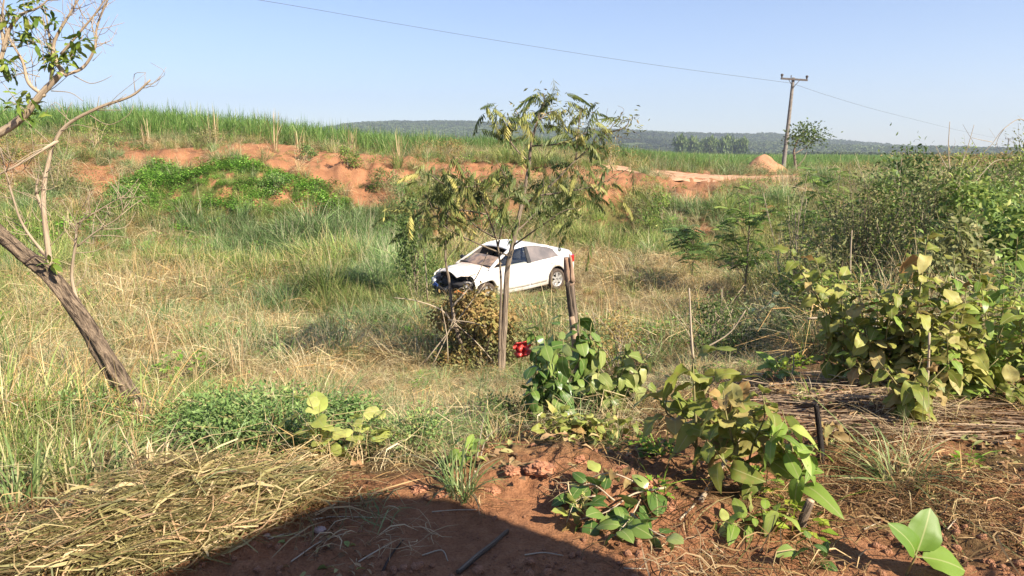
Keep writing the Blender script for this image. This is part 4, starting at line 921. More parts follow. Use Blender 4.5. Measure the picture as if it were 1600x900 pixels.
    for i, x in enumerate((1.74, 1.85, 1.98, 2.08)):
        for k, z in enumerate((.42, .55, .70, .86)): V.append((x, -(lerp(x, HW) * .97 - .04 * i * (k == 1)), z + .02 * i - .05 * (k == 3) * i))
    nn = len(V); V += [(x, y + .02, z) for x, y, z in V]
    for i in range(3):
        for k in range(3): a = i * 4 + k; F += [(a, a + 1, a + 5, a + 4), (nn + a, nn + a + 4, nn + a + 5, nn + a + 1)]
    F += [(12 + k, 13 + k, nn + 13 + k, nn + 12 + k) for k in range(3)] + [(i * 4 + 3, (i + 1) * 4 + 3, nn + (i + 1) * 4 + 3, nn + i * 4 + 3) for i in range(3)]
    mesh_obj('front_wing', V, F, DUSTY, t)
    T = Tube(); T.add([Vector((1.70, -.55, .58)), Vector((1.95, -.2, .60)), Vector((1.93, .25, .56)), Vector((1.72, .5, .55))], .13, .11, 8, 4, .25, lumps=.2); T.build('radiator', CABIN, t)
    # cabin
    mesh_obj('cabin_floor', [(1.1, -.7, .93), (1.1, .7, .93), (-1.7, .7, .93), (-1.7, -.7, .93), (1.1, -.7, .90), (1.1, .7, .90), (-1.7, .7, .90), (-1.7, -.7, .90)], [(0, 1, 2, 3)[::-1], (4, 5, 6, 7), (0, 4, 5, 1), (2, 6, 7, 3)], CABIN, t).location.z = .085
    rows = [[(1.10, -.66 + k * .165, 1.02 - .01 * abs(k - 4)) for k in range(9)], [(.85, -.62 + k * .155, 1.07) for k in range(9)], [(.70, -.6 + k * .15, 1.08) for k in range(9)], [(.62, -.6 + k * .15, 1.02) for k in range(9)]]
    strip('dashboard', rows, DASHM, t, .05)
    for sy in (.36, -.36):
        T = Tube(); T.add([Vector((-.12, sy, 1.02)), Vector((-.20, sy, 1.22)), Vector((-.24, sy, 1.30))], .17, .11, 10, 4); T.build('seat', CABIN, t)
        T = Tube(); T.add([Vector((-.24, sy, 1.30)), Vector((-.25, sy, 1.38))], .08, .07, 8, 2); T.build('headrest', CABIN, t)
    T = Tube(); pts = [Vector((.50 + .03 * math.sin(a), .36 + .17 * math.cos(a), 1.08 + .15 * math.sin(a))) for a in [i * math.pi / 8 for i in range(17)]]
    T.add(pts, .014, .014, 5, 1); T.build('steering_wheel', CABIN, t)
    return t
build_car()

# ------------------------------------------------------------------ unseen lorry, added out of view to throw the foreground shadow
def build_shadow_truck():
    d = Vector((-.77, .64, 0)).normalized(); e = Vector((-.64, -.77, 0)).normalized()
    hgt = 3.1; apex = gp(620, 740); L = (CAMZ * 0 + hgt - apex.z) / math.tan(SUN_EL); corner = Vector((apex.x, apex.y, 0)) - d * L
    t = empty('shadow_truck', corner, 'unseen white box lorry added out of view to cast the round topped foreground shadow', 'lorry')
    ang = math.atan2(e.y, e.x); t.rotation_euler = (0, 0, ang)
    # local +x = along the lorry's side (away from the corner), local +y -> away from the sun is -; body extends to the sun side
    side = Vector((math.cos(ang + math.pi / 2), math.sin(ang + math.pi / 2), 0)); sg = 1 if side.dot(-d) > 0 else -1
    def slab(name, x0, x1, y0, y1, z0, z1, mat, r=.12, parent=t):
        # extruded rounded rectangle across x
        V = []; F = []; prof = []
        y0, y1 = sg * y0, sg * y1
        ya, yb = min(y0, y1), max(y0, y1); n = 5
        for cx, cy, a0 in ((x1 - r, z1 - r, 0), (x0 + r, z1 - r, 90), (x0 + r * .3, z0 + r * .3, 180), (x1 - r * .3, z0 + r * .3, 270)):
            rr = r if a0 < 180 else r * .3
            for k in range(n): a = math.radians(a0 + 90 * k / (n - 1)); prof.append((cx + rr * math.cos(a), cy + rr * math.sin(a)))
        for y in (ya, yb):
            for x, z in prof: V.append((x, y, z))
        m = len(prof); F = [(k, (k + 1) % m, m + (k + 1) % m, m + k) for k in range(m)] + [tuple(range(m))[::-1], tuple(range(m, 2 * m))]
        return mesh_obj(name, V, F, mat, parent)
    slab('cargo_box', 0, 4.2, 0, 2.0, .75, hgt, WHITE, .55); slab('cab', 4.3, 5.9, .05, 1.95, .55, 2.3, WHITE, .3); slab('chassis', .1, 5.6, .5, 1.5, .5, .74, BLACKP, .05)  # cargo box corner rounded to shape the hump of the shadow
    slab('windscreen', 5.88, 5.93, .2, 1.8, 1.4, 2.1, TINT, .03); slab('front_bumper', 5.85, 6.05, .05, 1.95, .35, .6, BLACKP, .05)
    for x in (1.0, 5.0):
        for y in (.12, 1.88):
            V = []; n = 24
            for r, yy in ((.2, -.1), (.38, -.12), (.42, -.08), (.42, .08), (.38, .12), (.2, .1)):
                for k in range(n): a = 2 * math.pi * k / n; V.append((x + r * math.cos(a), sg * y + yy, .42 + r * math.sin(a)))
            F = [(i * n + k, i * n + (k + 1) % n, (i + 1) * n + (k + 1) % n, (i + 1) * n + k) for i in range(5) for k in range(n)] + [tuple(range(n))[::-1], tuple(range(5 * n, 6 * n))]
            mesh_obj('wheel', V, F, RUBBER, t, True)
build_shadow_truck()

# ------------------------------------------------------------------ power line
POLEM = simple('weathered_pole', (0.27, 0.235, 0.20), .9, .1, noise=.35, nscale=5, bump=.4)
CROSSM = simple('dark_crossarm', (0.13, 0.11, 0.10), .85, .2, noise=.3, nscale=5)
def pole(px, Y, hgt, label, lean, first=None, group='utility poles along the power line', z=None):
    b = gY(px, Y)
    if z is not None: b.z = z
    if first is None:
        t = empty('utility_pole', b, label, 'utility pole', group)
        T = Tube(); T.add([Vector((0, 0, -.4)), Vector((0.02, 0, hgt * .5)), Vector((0, 0, hgt))], .23, .15, 10, 6); T.build('pole', POLEM, t)
        V = []; F = []
        def box(x0, x1, y0, y1, z0, z1):
            k = len(V); V.extend([(x0, y0, z0), (x1, y0, z0), (x1, y1, z0), (x0, y1, z0), (x0, y0, z1), (x1, y0, z1), (x1, y1, z1), (x0, y1, z1)])
            F.extend([tuple(k + i for i in f) for f in ((3, 2, 1, 0), (4, 5, 6, 7), (0, 1, 5, 4), (1, 2, 6, 5), (2, 3, 7, 6), (3, 0, 4, 7))])
        box(-1.4, 1.4, -.30, -.15, hgt - .28, hgt - .10); mesh_obj('crossarm', V, F, CROSSM, t)
        for sx in (-1, 1):
            T = Tube(); T.add([Vector((sx * .55, -.24, hgt - .28)), Vector((0, -.2, hgt - 1.0))], .035, .035, 5, 1); T.build('brace', CROSSM, t)
        for sx in (-1.32, .0, 1.32):
            if sx == 0: continue
            T = Tube(); T.add([Vector((sx, -.22, hgt - .12)), Vector((sx, -.22, hgt + .04)), Vector((sx, -.22, hgt + .10)), Vector((sx, -.22, hgt + .22))], .06, .15, 10, 3); T.add([Vector((sx, -.22, hgt + .20)), Vector((sx, -.22, hgt + .28))], .11, .07, 10, 2); T.build('insulator', CROSSM, t)
        T = Tube(); T.add([Vector((-.35, -.22, hgt - .1)), Vector((-.35, -.22, hgt + .18))], .04, .06, 6, 2); T.build('insulator', CROSSM, t)
    else:
        t = first.copy(); COL.objects.link(t); t.location = b; t['label'] = label
        for ch in first.children:
            c = ch.copy(); COL.objects.link(c); c.parent = t
    t.rotation_euler = lean
    return t, b
pb = gY(1223, 77); phgt = P(1240, 121, 77).z - pb.z
p1, b1 = pole(1223, 77, phgt, 'leaning wooden utility pole with a crossarm beside the dirt mound', (0, math.atan2(P(1240, 121, 77).x - pb.x, phgt), .1))
lx = P(-420, -110, 46); bl = gY(-420, 46)
p2, b2 = pole(-420, 46, phgt, 'wooden utility pole standing beyond the left edge of the view', (0, 0, .2), p1, z=lx.z - phgt + .6)
rx = P(1572, 219, 250)
p3, b3 = pole(1572, 250, phgt, 'small far utility pole half hidden by the twiggy bush on the right', (0, 0, .1), p1, z=rx.z - phgt + .6)
WIREM = simple('grey_wire', (0.10, 0.10, 0.11), .6, .3)
def wire(a, b, mids, name='power_line', label=''):
    T = Tube(); T.add([a] + mids + [b], .0145, .0145, 4, 10, cap=False); o = T.build(name, WIREM); tag(o, label, 'power line', 'power line spans')
m_ = P(1237, 130, 76.6)
def between(p0, p1, px, py):
    # point over column px between two ends: depth interpolated on the plan line
    best = None
    for i in range(401):
        t = i / 400; X = p0.x + (p1.x - p0.x) * t; Y = p0.y + (p1.y - p0.y) * t
        u, f, zz = ray(px, py); e = abs(u / f * Y - X)
        if best is None or e < best[0]: best = (e, P(px, py, Y))
    return best[1]
wire(lx, m_, [between(lx, m_, 100, -46), between(lx, m_, 405, 0), between(lx, m_, 620, 37), between(lx, m_, 800, 67), between(lx, m_, 1020, 101)], label='thin wire running from the left down to the leaning pole')
wire(m_, rx, [between(m_, rx, 1290, 148), between(m_, rx, 1360, 169), between(m_, rx, 1430, 187), between(m_, rx, 1500, 204)], label='thin wire running from the leaning pole away to the right')

# ------------------------------------------------------------------ earth mound by the pole
def earth_mound():
    c = P(1192, 283, 60); c.z = float(H(c.x, c.y)); W = 50 * 60 / FPX; hgt = P(1192, 247, 60).z - c.z + .25
    V = [(0, 0, 0)]; V = []; n, m = 26, 40
    for i in range(n + 1):
        r = i / n
        for k in range(m):
            a = 2 * math.pi * k / m; x = math.cos(a) * r * W; y = math.sin(a) * r * W * .8
            z = hgt * .93 * (max(0, 1 - r ** 1.5) * (1 - .1 * r * math.cos(a * 2 + 1))) + .4 * float(fbm(np.array([x + 3]), np.array([y]), .8, 3, 7)[0]) * (1 - r) * 1.5 - .3 * r
            if -.6 < x / W < .1: z *= 1 + .0
            V.append((x, y, z))
    F = [(i * m + k, i * m + (k + 1) % m, (i + 1) * m + (k + 1) % m, (i + 1) * m + k) for i in range(n) for k in range(m)]
    o = mesh_obj('earth_mound', V, F, simple('mound_earth', (0.50, 0.255, 0.14), .95, .1, noise=.35, nscale=1.5, bump=.8), None, True); o.location = c
    tag(o, 'heap of orange earth in front of the leaning utility pole', 'earth mound')
earth_mound()
# ------------------------------------------------------------------ plants
LG = [leaf_mesh('leaf_gloss%d' % i, L_GLOSS, .60, .2 + .15 * i, .15, 1.05, .1, i) for i in range(4)]
LO = [leaf_mesh('leaf_olive%d' % i, L_OLIVE, .66, .25 + .2 * i, .3, 1.0, .3, i + 5) for i in range(4)]
LB = [leaf_mesh('leaf_bright%d' % i, L_BRIGHT, .45, .3 + .2 * i, .2, 1.0, .15, i + 9) for i in range(4)]
LYW = [leaf_mesh('leaf_yellow%d' % i, L_YELLOW, .62, .1 + .15 * i, .15, 1.0, .2, i + 13) for i in range(3)]
LGR = [leaf_mesh('leaf_greygreen%d' % i, L_GREY, .62, .08 + .1 * i, .2, .9, .1, i + 17) for i in range(3)]
LBR = [leaf_mesh('leaf_withered%d' % i, L_BROWN, .5, .4 + .2 * i, .4, 1.0, .6, i + 21) for i in range(4)]
LT = [leaf_mesh('leaf_tuft%d' % i, L_TUFT, .32, .3 + .1 * i, .2, 1.5, .3, i + 27) for i in range(3)]
FE = [feather_mesh('feather%d' % i, L_PIN, 9, .34, .075, .45 + .15 * i, .95 + .15 * i, i) for i in range(4)]

def pxpath(pts, Y):
    return [P(p[0], p[1], Y + (p[2] if len(p) > 2 else 0)) for p in pts]
def add_leaves(t, org, path, meshes, n, L, t0=.2, t1=1.0, rg=R, droop=.35, out=1.0, upb=.25, tuft=0, dirbias=(0, 0, 0)):
    """alternate leaves along a stem, each its own object"""
    c = path; m = len(c) - 1
    for i in range(n):
        q = t0 + (t1 - t0) * (i + .5 * rg.random()) / max(1, n); f = min(q, .999) * m; k = int(f); p = c[k].lerp(c[k + 1], f - k); tn = (c[k + 1] - c[k]).normalized()
        a = i * 2.4 + rg.random() * .8; s = tn.cross(Vector((.1, .3, 1))); s = s.normalized() if s.length > .05 else Vector((1, 0, 0)); b = tn.cross(s)
        d = (s * math.cos(a) + b * math.sin(a)) * out + tn * (.35 + .5 * (q > .93)) + Vector((0, 0, upb - droop * rg.random())) + Vector(dirbias)
        up = Vector((rg.gauss(0, .35), rg.gauss(0, .35), 1))
        child('leaf', rg.choice(meshes), t, frame(p - org, d, up, L * (rg.uniform(.6, 1.35) * (1 - .25 * q * rg.random())), rg.gauss(0, .25)))
def plant(name, label, cat, base, stems, meshes, L, per, r0=.012, mat=B_STEM, group=None, droop=.35, t0=.2, out=1.0, sub=5, stemname='stem', dirbias=(0, 0, 0), upb=.25, seed=1):
    rg = random.Random(seed * 77 + 5)
    t = empty(name, base, label, cat, group)
    for i, st in enumerate(stems):
        T = Tube(); c = T.add([p for p in st], r0 * (1 if i == 0 else .7), r0 * .25, 6, sub, .15); T.build(stemname, mat, t, base)
        n = per[i] if isinstance(per, (list, tuple)) else per
        add_leaves(t, base, c, meshes, n, L, t0, 1.0, rg, droop, out, upb, 0, dirbias)
    return t
def fan(base, n, length, spread, rg, up=.8, curve=.15, bias=(0, 0, 0)):
    out = []
    for i in range(n):
        a = rg.random() * 6.28; d = Vector((math.cos(a) * spread, math.sin(a) * spread, up)) + Vector(bias); d.normalize(); l = length * rg.uniform(.6, 1.1)
        side = Vector((math.cos(a), math.sin(a), 0))
        out.append([base + side * .02, base + d * l * .5 + Vector((0, 0, l * .06)) + side * l * .02, base + d * l + side * l * curve - Vector((0, 0, l * curve * .6))])
    return out

# --- glossy shrub round the charred post
gb = gp(880, 668); Yg = gb.y
st = [pxpath([(px0, 672, 0), (px1, (672 + py2) / 2, dz * .5), (px2, py2, dz)], Yg) for px0, px1, px2, py2, dz in
      [(880, 850, 832, 505, .1), (885, 872, 862, 497, -.1), (890, 905, 905, 492, .2), (880, 840, 838, 550, -.3), (875, 842, 830, 605, -.25), (885, 880, 880, 530, -.35), (890, 910, 925, 500, .25), (880, 860, 850, 530, -.3), (888, 880, 870, 590, -.3), (878, 845, 835, 640, -.15)]]
plant('glossy_shrub', 'leafy shrub with broad dark glossy leaves left of the charred post', 'shrub', gb, st, LG, .135, [29] * 10, .012, droop=1.3, t0=.1, upb=-.1, seed=2)
gb2 = gp(935, 675)
st = [pxpath([(px0, 672, 0), (px1, (672 + py2) / 2, dz * .5), (px2, py2, dz)], Yg + .05) for px0, px1, px2, py2, dz in
      [(920, 925, 940, 530, .1), (925, 960, 985, 530, .1), (930, 970, 1008, 560, 0), (930, 975, 1010, 600, -.1), (925, 955, 975, 575, -.25), (920, 930, 935, 580, -.3), (930, 970, 1000, 640, -.25), (925, 940, 955, 620, -.35), (918, 925, 930, 520, .3), (925, 960, 970, 550, .2)]]
plant('drooping_shrub', 'shrub with hanging olive green leaves right of the charred post', 'shrub', gb2, st, [leaf_mesh('leaf_mid%d' % i, foliage('mid_leaf', [(0, (0.10, 0.15, 0.03)), (0.4, (0.19, 0.24, 0.055)), (0.8, (0.32, 0.36, 0.11)), (1, (0.44, 0.42, 0.18))], 'obj', .3, .4, .4, vein=True), .56, .3 + .2 * i, .25, .95, .2, i + 50) for i in range(3)], .135, [28] * 10, .011, droop=1.3, t0=.15, upb=-.1, seed=92)
# --- charred post
def charred_post():
    Y = Yg + .35; b = gY(908, Y); T = Tube(); t = empty('charred_post', b, 'burnt wooden post with a raw broken top behind the glossy shrub', 'post')
    T.add(pxpath([(914, 660), (909, 600), (901, 545), (895, 490), (890, 440)], Y), .040, .034, 12, 5, .12, lumps=.12, seed=3); T.build('charred_wood', bark('char', (0.24, 0.18, 0.13), (0.035, 0.027, 0.022), 24, .12, 1, .03), t, b)
    T = Tube(); T.add(pxpath([(891, 445), (888, 425), (885, 402)], Y), .033, .02, 9, 4, .35, lumps=.2, seed=5)
    T.add(pxpath([(894, 440), (893, 415), (890, 397)], Y - .02), .022, .006, 6, 3, .3)
    T.build('broken_top', bark('raw_wood', (0.44, 0.31, 0.21), (0.22, 0.10, 0.07), 18, .12, .8, .02), t, b)
    T = Tube(); T.add(pxpath([(904, 595, -.05), (899, 550, -.055), (897, 520, -.05), (893, 495, -.045)], Y), .03, .02, 8, 4, .2); T.build('pale_scar', bark('scar_wood', (0.42, 0.30, 0.20), (0.28, 0.19, 0.13), 18, .15, .5, .01), t, b)
charred_post()
# --- shrub with olive leaves, centre right
ob = gp(1085, 745); Yo = ob.y
st = [pxpath(p, Yo) for p in ([(1083, 760, 0), (1088, 690, 0), (1085, 620, .0), (1083, 560, .05)], [(1087, 668, 0), (1120, 640, -.05), (1165, 660, -.1), (1210, 690, -.1)], [(1088, 700, 0), (1060, 660, .1), (1040, 640, .1), (1050, 590, .1)],
                              [(1087, 640, 0), (1110, 600, .1), (1130, 590, .15)], [(1085, 720, 0), (1120, 690, -.15), (1150, 640, -.2)], [(1090, 660, .1), (1150, 630, .2), (1195, 640, .2)])]
plant('olive_leaf_shrub', 'shrub with large dusty olive leaves on upright stems, right of the glossy shrub', 'shrub', ob, st, LO, .165, [13, 9, 8, 5, 8, 6], .011, droop=.8, t0=.3, seed=3)
T = Tube(); T.add(pxpath([(1083, 560, .05), (1080, 520, .05), (1077, 450, .08)], Yo), .008, .004, 5, 4, .2)
dt = T.build('bare_twig', B_TWIG); tag(dt, 'thin bare upright twig rising from the olive shrub', 'twig')
pb2 = gp(1160, 770); st = [pxpath(p, pb2.y) for p in ([(1160, 775, 0), (1150, 710, 0), (1135, 650, 0), (1130, 610, 0)], [(1162, 770, 0), (1175, 700, -.05), (1195, 650, -.05), (1190, 610, 0)], [(1158, 760, 0), (1130, 720, -.1), (1105, 690, -.12)], [(1165, 760, 0), (1200, 720, -.08), (1225, 700, -.1)])]
plant('second_olive_shrub', 'drooping olive leaved stems between the olive shrub and the bright seedling', 'shrub', pb2, st, LO + LBR[:1], .14, [13, 13, 8, 8], .009, droop=.9, t0=.25, seed=93)
# --- bright seedling
bb = gp(1240, 800); Yb = bb.y
st = [pxpath([(1252, 795, 0), (1246, 740, 0), (1232, 680, 0), (1222, 640, .02)], Yb), pxpath([(1246, 750, 0), (1262, 715, -.04), (1272, 700, -.05)], Yb), pxpath([(1240, 720, 0), (1215, 690, -.05), (1205, 680, -.06)], Yb)]
plant('bright_seedling', 'young plant with hanging bright green leaves beside a short stump', 'plant', bb, st, LB, .155, [17, 8, 8], .008, droop=1.3, t0=.15, seed=5)
# --- three leaf sprout, bottom right
sb = gp(1412, 899)
t = empty('three_leaf_sprout', sb, 'small sprout with three big bright leaves in the bottom right corner', 'plant')
T = Tube(); T.add([sb - Vector((0, 0, .03)), P(1425, 880, sb.y - .02), P(1432, 868, sb.y - .03)], .006, .004, 6, 4); T.build('stem', B_STEM, t, sb)
q = P(1430, 870, sb.y - .03) - sb
SL = [leaf_mesh('sprout_leaf%d' % i, foliage('sprout_green', [(0, (0.12, 0.22, 0.03)), (1, (0.22, 0.33, 0.05))], 'obj', .35, .45, .3, vein=True), .66, .12 + .2 * i, .25, .95, .1, i + 33) for i in range(3)]
child('leaf', SL[0], t, frame(q, (.22, .15, .42), (0, -1, .4), .20)); child('leaf', SL[1], t, frame(q, (.6, -.1, .0), (-.1, -.5, 1), .20)); child('leaf', SL[2], t, frame(q, (-.12, -.1, .35), (.7, -.8, .4), .16))
# --- wilted leafy branch on the ground
wb = gp(960, 815); Yw = wb.y
def onground(pts, lift=.02):
    out = []
    for p in pts:
        g = gp(p[0], p[1]); g.z += lift + (p[2] if len(p) > 2 else 0); out.append(g)
    return out
st = [onground([(1040, 770), (990, 790, .03), (950, 820, .04), (905, 830, .03)]), onground([(1000, 790), (985, 830, .04), (960, 855, .03)]), onground([(960, 790), (920, 780, .05), (880, 800, .03)]), onground([(985, 820, .03), (1020, 850, .03), (1060, 862, .02)])]
plant('wilted_branch', 'cut branch with limp narrow green leaves lying on the red earth', 'branch', wb, st, LG, .12, [17, 14, 14, 7], .006, B_TWIG, droop=.3, t0=.05, out=.9, upb=.1, seed=6)
wb2 = gp(930, 775); st = [onground([(1000, 770, .02), (950, 762, .05), (900, 775, .03)]), onground([(930, 790, .02), (900, 800, .03), (885, 830, .02)])]
plant('yellowing_branch', 'yellowing leafy twig above the limp green branch on the earth', 'branch', wb2, st, LBR + LYW, .085, [12, 12], .005, B_TWIG, droop=.3, t0=.05, upb=.1, seed=7)
# --- right hand shrubs with large leaves
def shrub_px(name, label, cat, pbx, pby, tips, meshes, L, per, seed, r0=.012, droop=.7, t0=.25, mat=B_STEM, Yoff=0, group=None, lean=0):
    b = gp(pbx, pby); Y = b.y + Yoff; rg = random.Random(seed); sts = []
    for (tx, ty) in tips:
        dz = rg.uniform(-.35, .35) * (abs(ty - pby) / 250)
        mx = (pbx + tx) / 2 + rg.uniform(-12, 12) + (pbx - tx) * .15
        sts.append([b - Vector((0, 0, .02)), P(mx, (pby * .55 + ty * .45), Y + dz * .5), P(tx, ty, Y + dz)])
    return plant(name, label, cat, b, sts, meshes, L, per, r0, mat, group, droop, t0, seed=seed)
shrub_px('large_leaf_shrub', 'tall shrub of large pale olive leaves, topmost leaves against the tangled thicket', 'shrub', 1418, 610, [(1450, 365), (1420, 400), (1480, 430), (1440, 440), (1390, 470), (1500, 480), (1460, 500), (1330, 500), (1410, 520), (1520, 530)], LO, .125, 29, 11, .014, .9)
shrub_px('arching_shrub', 'shrub with arching leafy tip reaching left over the dead grass', 'shrub', 1330, 600, [(1232, 392), (1275, 405), (1310, 430), (1330, 460), (1300, 500), (1360, 520), (1290, 560)], LO, .115, 22, 12, .010, 1.0, .4)
shrub_px('low_olive_shrub', 'low shrub of brownish drooping leaves in front of the tall large leaved shrub', 'shrub', 1425, 660, [(1370, 560), (1400, 580), (1440, 560), (1470, 600), (1490, 560), (1420, 610)], LO + LBR[:1], .12, 14, 13, .009, .9)
shrub_px('yellow_green_shrub', 'yellow green leafy shrub at the right edge above the white flowers', 'shrub', 1545, 610, [(1530, 430), (1570, 400), (1600, 440), (1560, 480), (1510, 470), (1620, 500), (1590, 540), (1540, 540), (1500, 520)], LB + LO[:1], .105, 26, 14, .010, .5)
shrub_px('corner_shrub', 'dense leafy shrub cut off by the right edge of the view', 'shrub', 1630, 640, [(1590, 480), (1640, 470), (1680, 440), (1600, 560), (1650, 560), (1580, 600)], LO, .12, 22, 15, .010, .7)
shrub_px('leafy_olive_shrub', 'leafy olive shrub between the arching shrub and the tall large leaved one', 'shrub', 1375, 605, [(1340, 440), (1370, 450), (1400, 440), (1350, 500), (1390, 510), (1330, 550), (1410, 560)], LO + LB[:1], .115, 22, 94, .010, .8)
shrub_px('bright_olive_shrub', 'sunlit yellow olive shrub right of the tall large leaved one', 'shrub', 1500, 630, [(1490, 400), (1530, 390), (1550, 430), (1510, 460), (1480, 520), (1540, 520), (1560, 560), (1500, 560)], LB[:2] + LO, .12, 24, 95, .012, .7)
shrub_px('edge_bright_shrub', 'bright leaved stems against the right edge of the view, above the dark undergrowth', 'shrub', 1590, 600, [(1560, 400), (1590, 370), (1620, 390), (1600, 450), (1570, 500), (1610, 520)], LB, .115, 24, 96, .011, .6)
shrub_px('grey_leaf_plant', 'small plant with round blue green leaves, left of the arching shrub', 'plant', 1200, 560, [(1185, 465), (1205, 460), (1225, 480), (1170, 490), (1190, 500), (1245, 490), (1160, 470), (1215, 505), (1180, 520)], LGR, .15, 10, 16, .012, .0)
shrub_px('bright_sprout', 'small bright green sprout on the litter below the grey green plant', 'plant', 1212, 598, [(1210, 560), (1225, 565), (1198, 572)], LB, .17, 5, 17, .006, .0)
# --- yellow green broad leaves, centre left
shrub_px('broad_leaf_seedling', 'seedling with broad pale yellow leaves beyond the heap of cut grass', 'plant', 505, 720, [(480, 615), (500, 632), (517, 660), (470, 640), (520, 690)], LYW, .155, 4, 18, .007, .3, .5)
shrub_px('pale_leaf_seedling', 'pale leaved seedling between the yellow seedling and the tall grass clump', 'plant', 590, 715, [(560, 640), (600, 640), (610, 670), (570, 665), (545, 660)], LYW + LB[:1], .13, 4, 19, .007, .3, .5)
shrub_px('small_weed', 'small broad leaved weed growing in the middle grass clump by the shadow edge', 'plant', 735, 735, [(725, 680), (715, 695), (745, 700)], LB + LYW[:1], .11, 4, 20, .006, .2, .4)
shrub_px('scattered_leaf_weed', 'pale weed with crumpled leaves at the foot of the glossy shrub', 'plant', 905, 690, [(850, 645), (870, 640), (915, 650), (940, 660), (890, 660), (960, 650), (850, 670), (1000, 660), (930, 690), (870, 700), (960, 690)], LYW + LO, .085, 15, 21, .006, .5, .3)
shrub_px('yellow_flowered_weed', 'weed with small yellow blossoms on the litter at the right', 'plant', 1485, 625, [(1480, 585), (1495, 590), (1475, 605)], [leaf_mesh('yellow_petal', simple('yellow_petal', (0.65, 0.45, 0.05), .6, .2), .7, .2, .2)], .06, 7, 22, .005, .0, .5)
shrub_px('white_flowered_weed', 'weed with a fluffy white seed head at the right edge', 'plant', 1558, 600, [(1553, 572), (1560, 575)], [leaf_mesh('white_petal', simple('white_petal', (0.7, 0.7, 0.66), .6, .2), .4, .1, .2)], .045, 12, 23, .004, .0, .75)
shrub_px('round_leaf_weed', 'low weed with round pale leaves right of the bright seedling', 'plant', 1195, 830, [(1190, 792), (1215, 795), (1165, 800), (1110, 815), (1150, 815)], LYW[:1] + LB, .105, 4, 24, .005, .2, .6)
shrub_px('shaded_sprout', 'dark sprout at the foot of the short cut stump', 'plant', 1262, 890, [(1262, 838), (1240, 850), (1290, 870)], LG, .09, 3, 25, .005, .2, .6)
shrub_px('brown_leaf_sprig', 'sprig of three brown leaves by the burnt stick right of the bright seedling', 'plant', 1290, 705, [(1292, 660), (1300, 668)], LBR, .13, 4, 26, .006, .4, .6)
# fallen dry leaf curls
for i, (a, lab) in enumerate([((637, 708), 'yellow fallen leaf on the soil bank above the shadow'), ((815, 685), 'pinkish fallen leaf on the earth left of the glossy shrub'), ((985, 690), 'rust coloured fallen leaf below the glossy shrub'), ((1350, 672), 'tan fallen leaf on the litter near the middle right'), ((545, 735), 'grey brown curled leaf at the grass edge')]):
    g = gp(*a); o = link('fallen_leaf', [LYW, LBR, LBR, LBR, LBR][i][0]); o.matrix_world = frame(g + Vector((0, 0, .015)), (1, .3 * i - .5, .1), (.1, -.3, 1), .10); tag(o, lab, 'leaf')
# ------------------------------------------------------------------ the young tree with feather leaves in front of the car
def branch_tree(name, label, cat, base, Y, trunks, limbs, twigs, mat, matl=None, group=None, r=(.08, .03), rl=(.03, .008), sides=12, lumps=0.0, trunkname='trunk', rough=.1):
    t = empty(name, base, label, cat, group); paths = []
    for i, pts in enumerate(trunks):
        T = Tube(); rr = r if isinstance(r[0], float) else r[i]
        c = T.add(pxpath(pts, Y), rr[0], rr[1], sides, 7, rough, lumps=lumps, seed=i + 2); T.build(trunkname, mat, t, base); paths.append(c)
    for pts in limbs:
        T = Tube(); r1 = pts[0][3] if len(pts[0]) > 3 else rl[0]; c = T.add(pxpath([p[:3] for p in pts], Y), r1, pts[0][4] if len(pts[0]) > 4 else rl[1], 7, 6, rough + .05); T.build('branch', matl or mat, t, base); paths.append(c)
    if twigs:
        T = Tube()
        for pts in twigs: T.add(pxpath(pts, Y), rl[1] * .8, rl[1] * .35, 4, 4, .1)
        T.build('twigs', matl or mat, t, base)
    return t, paths

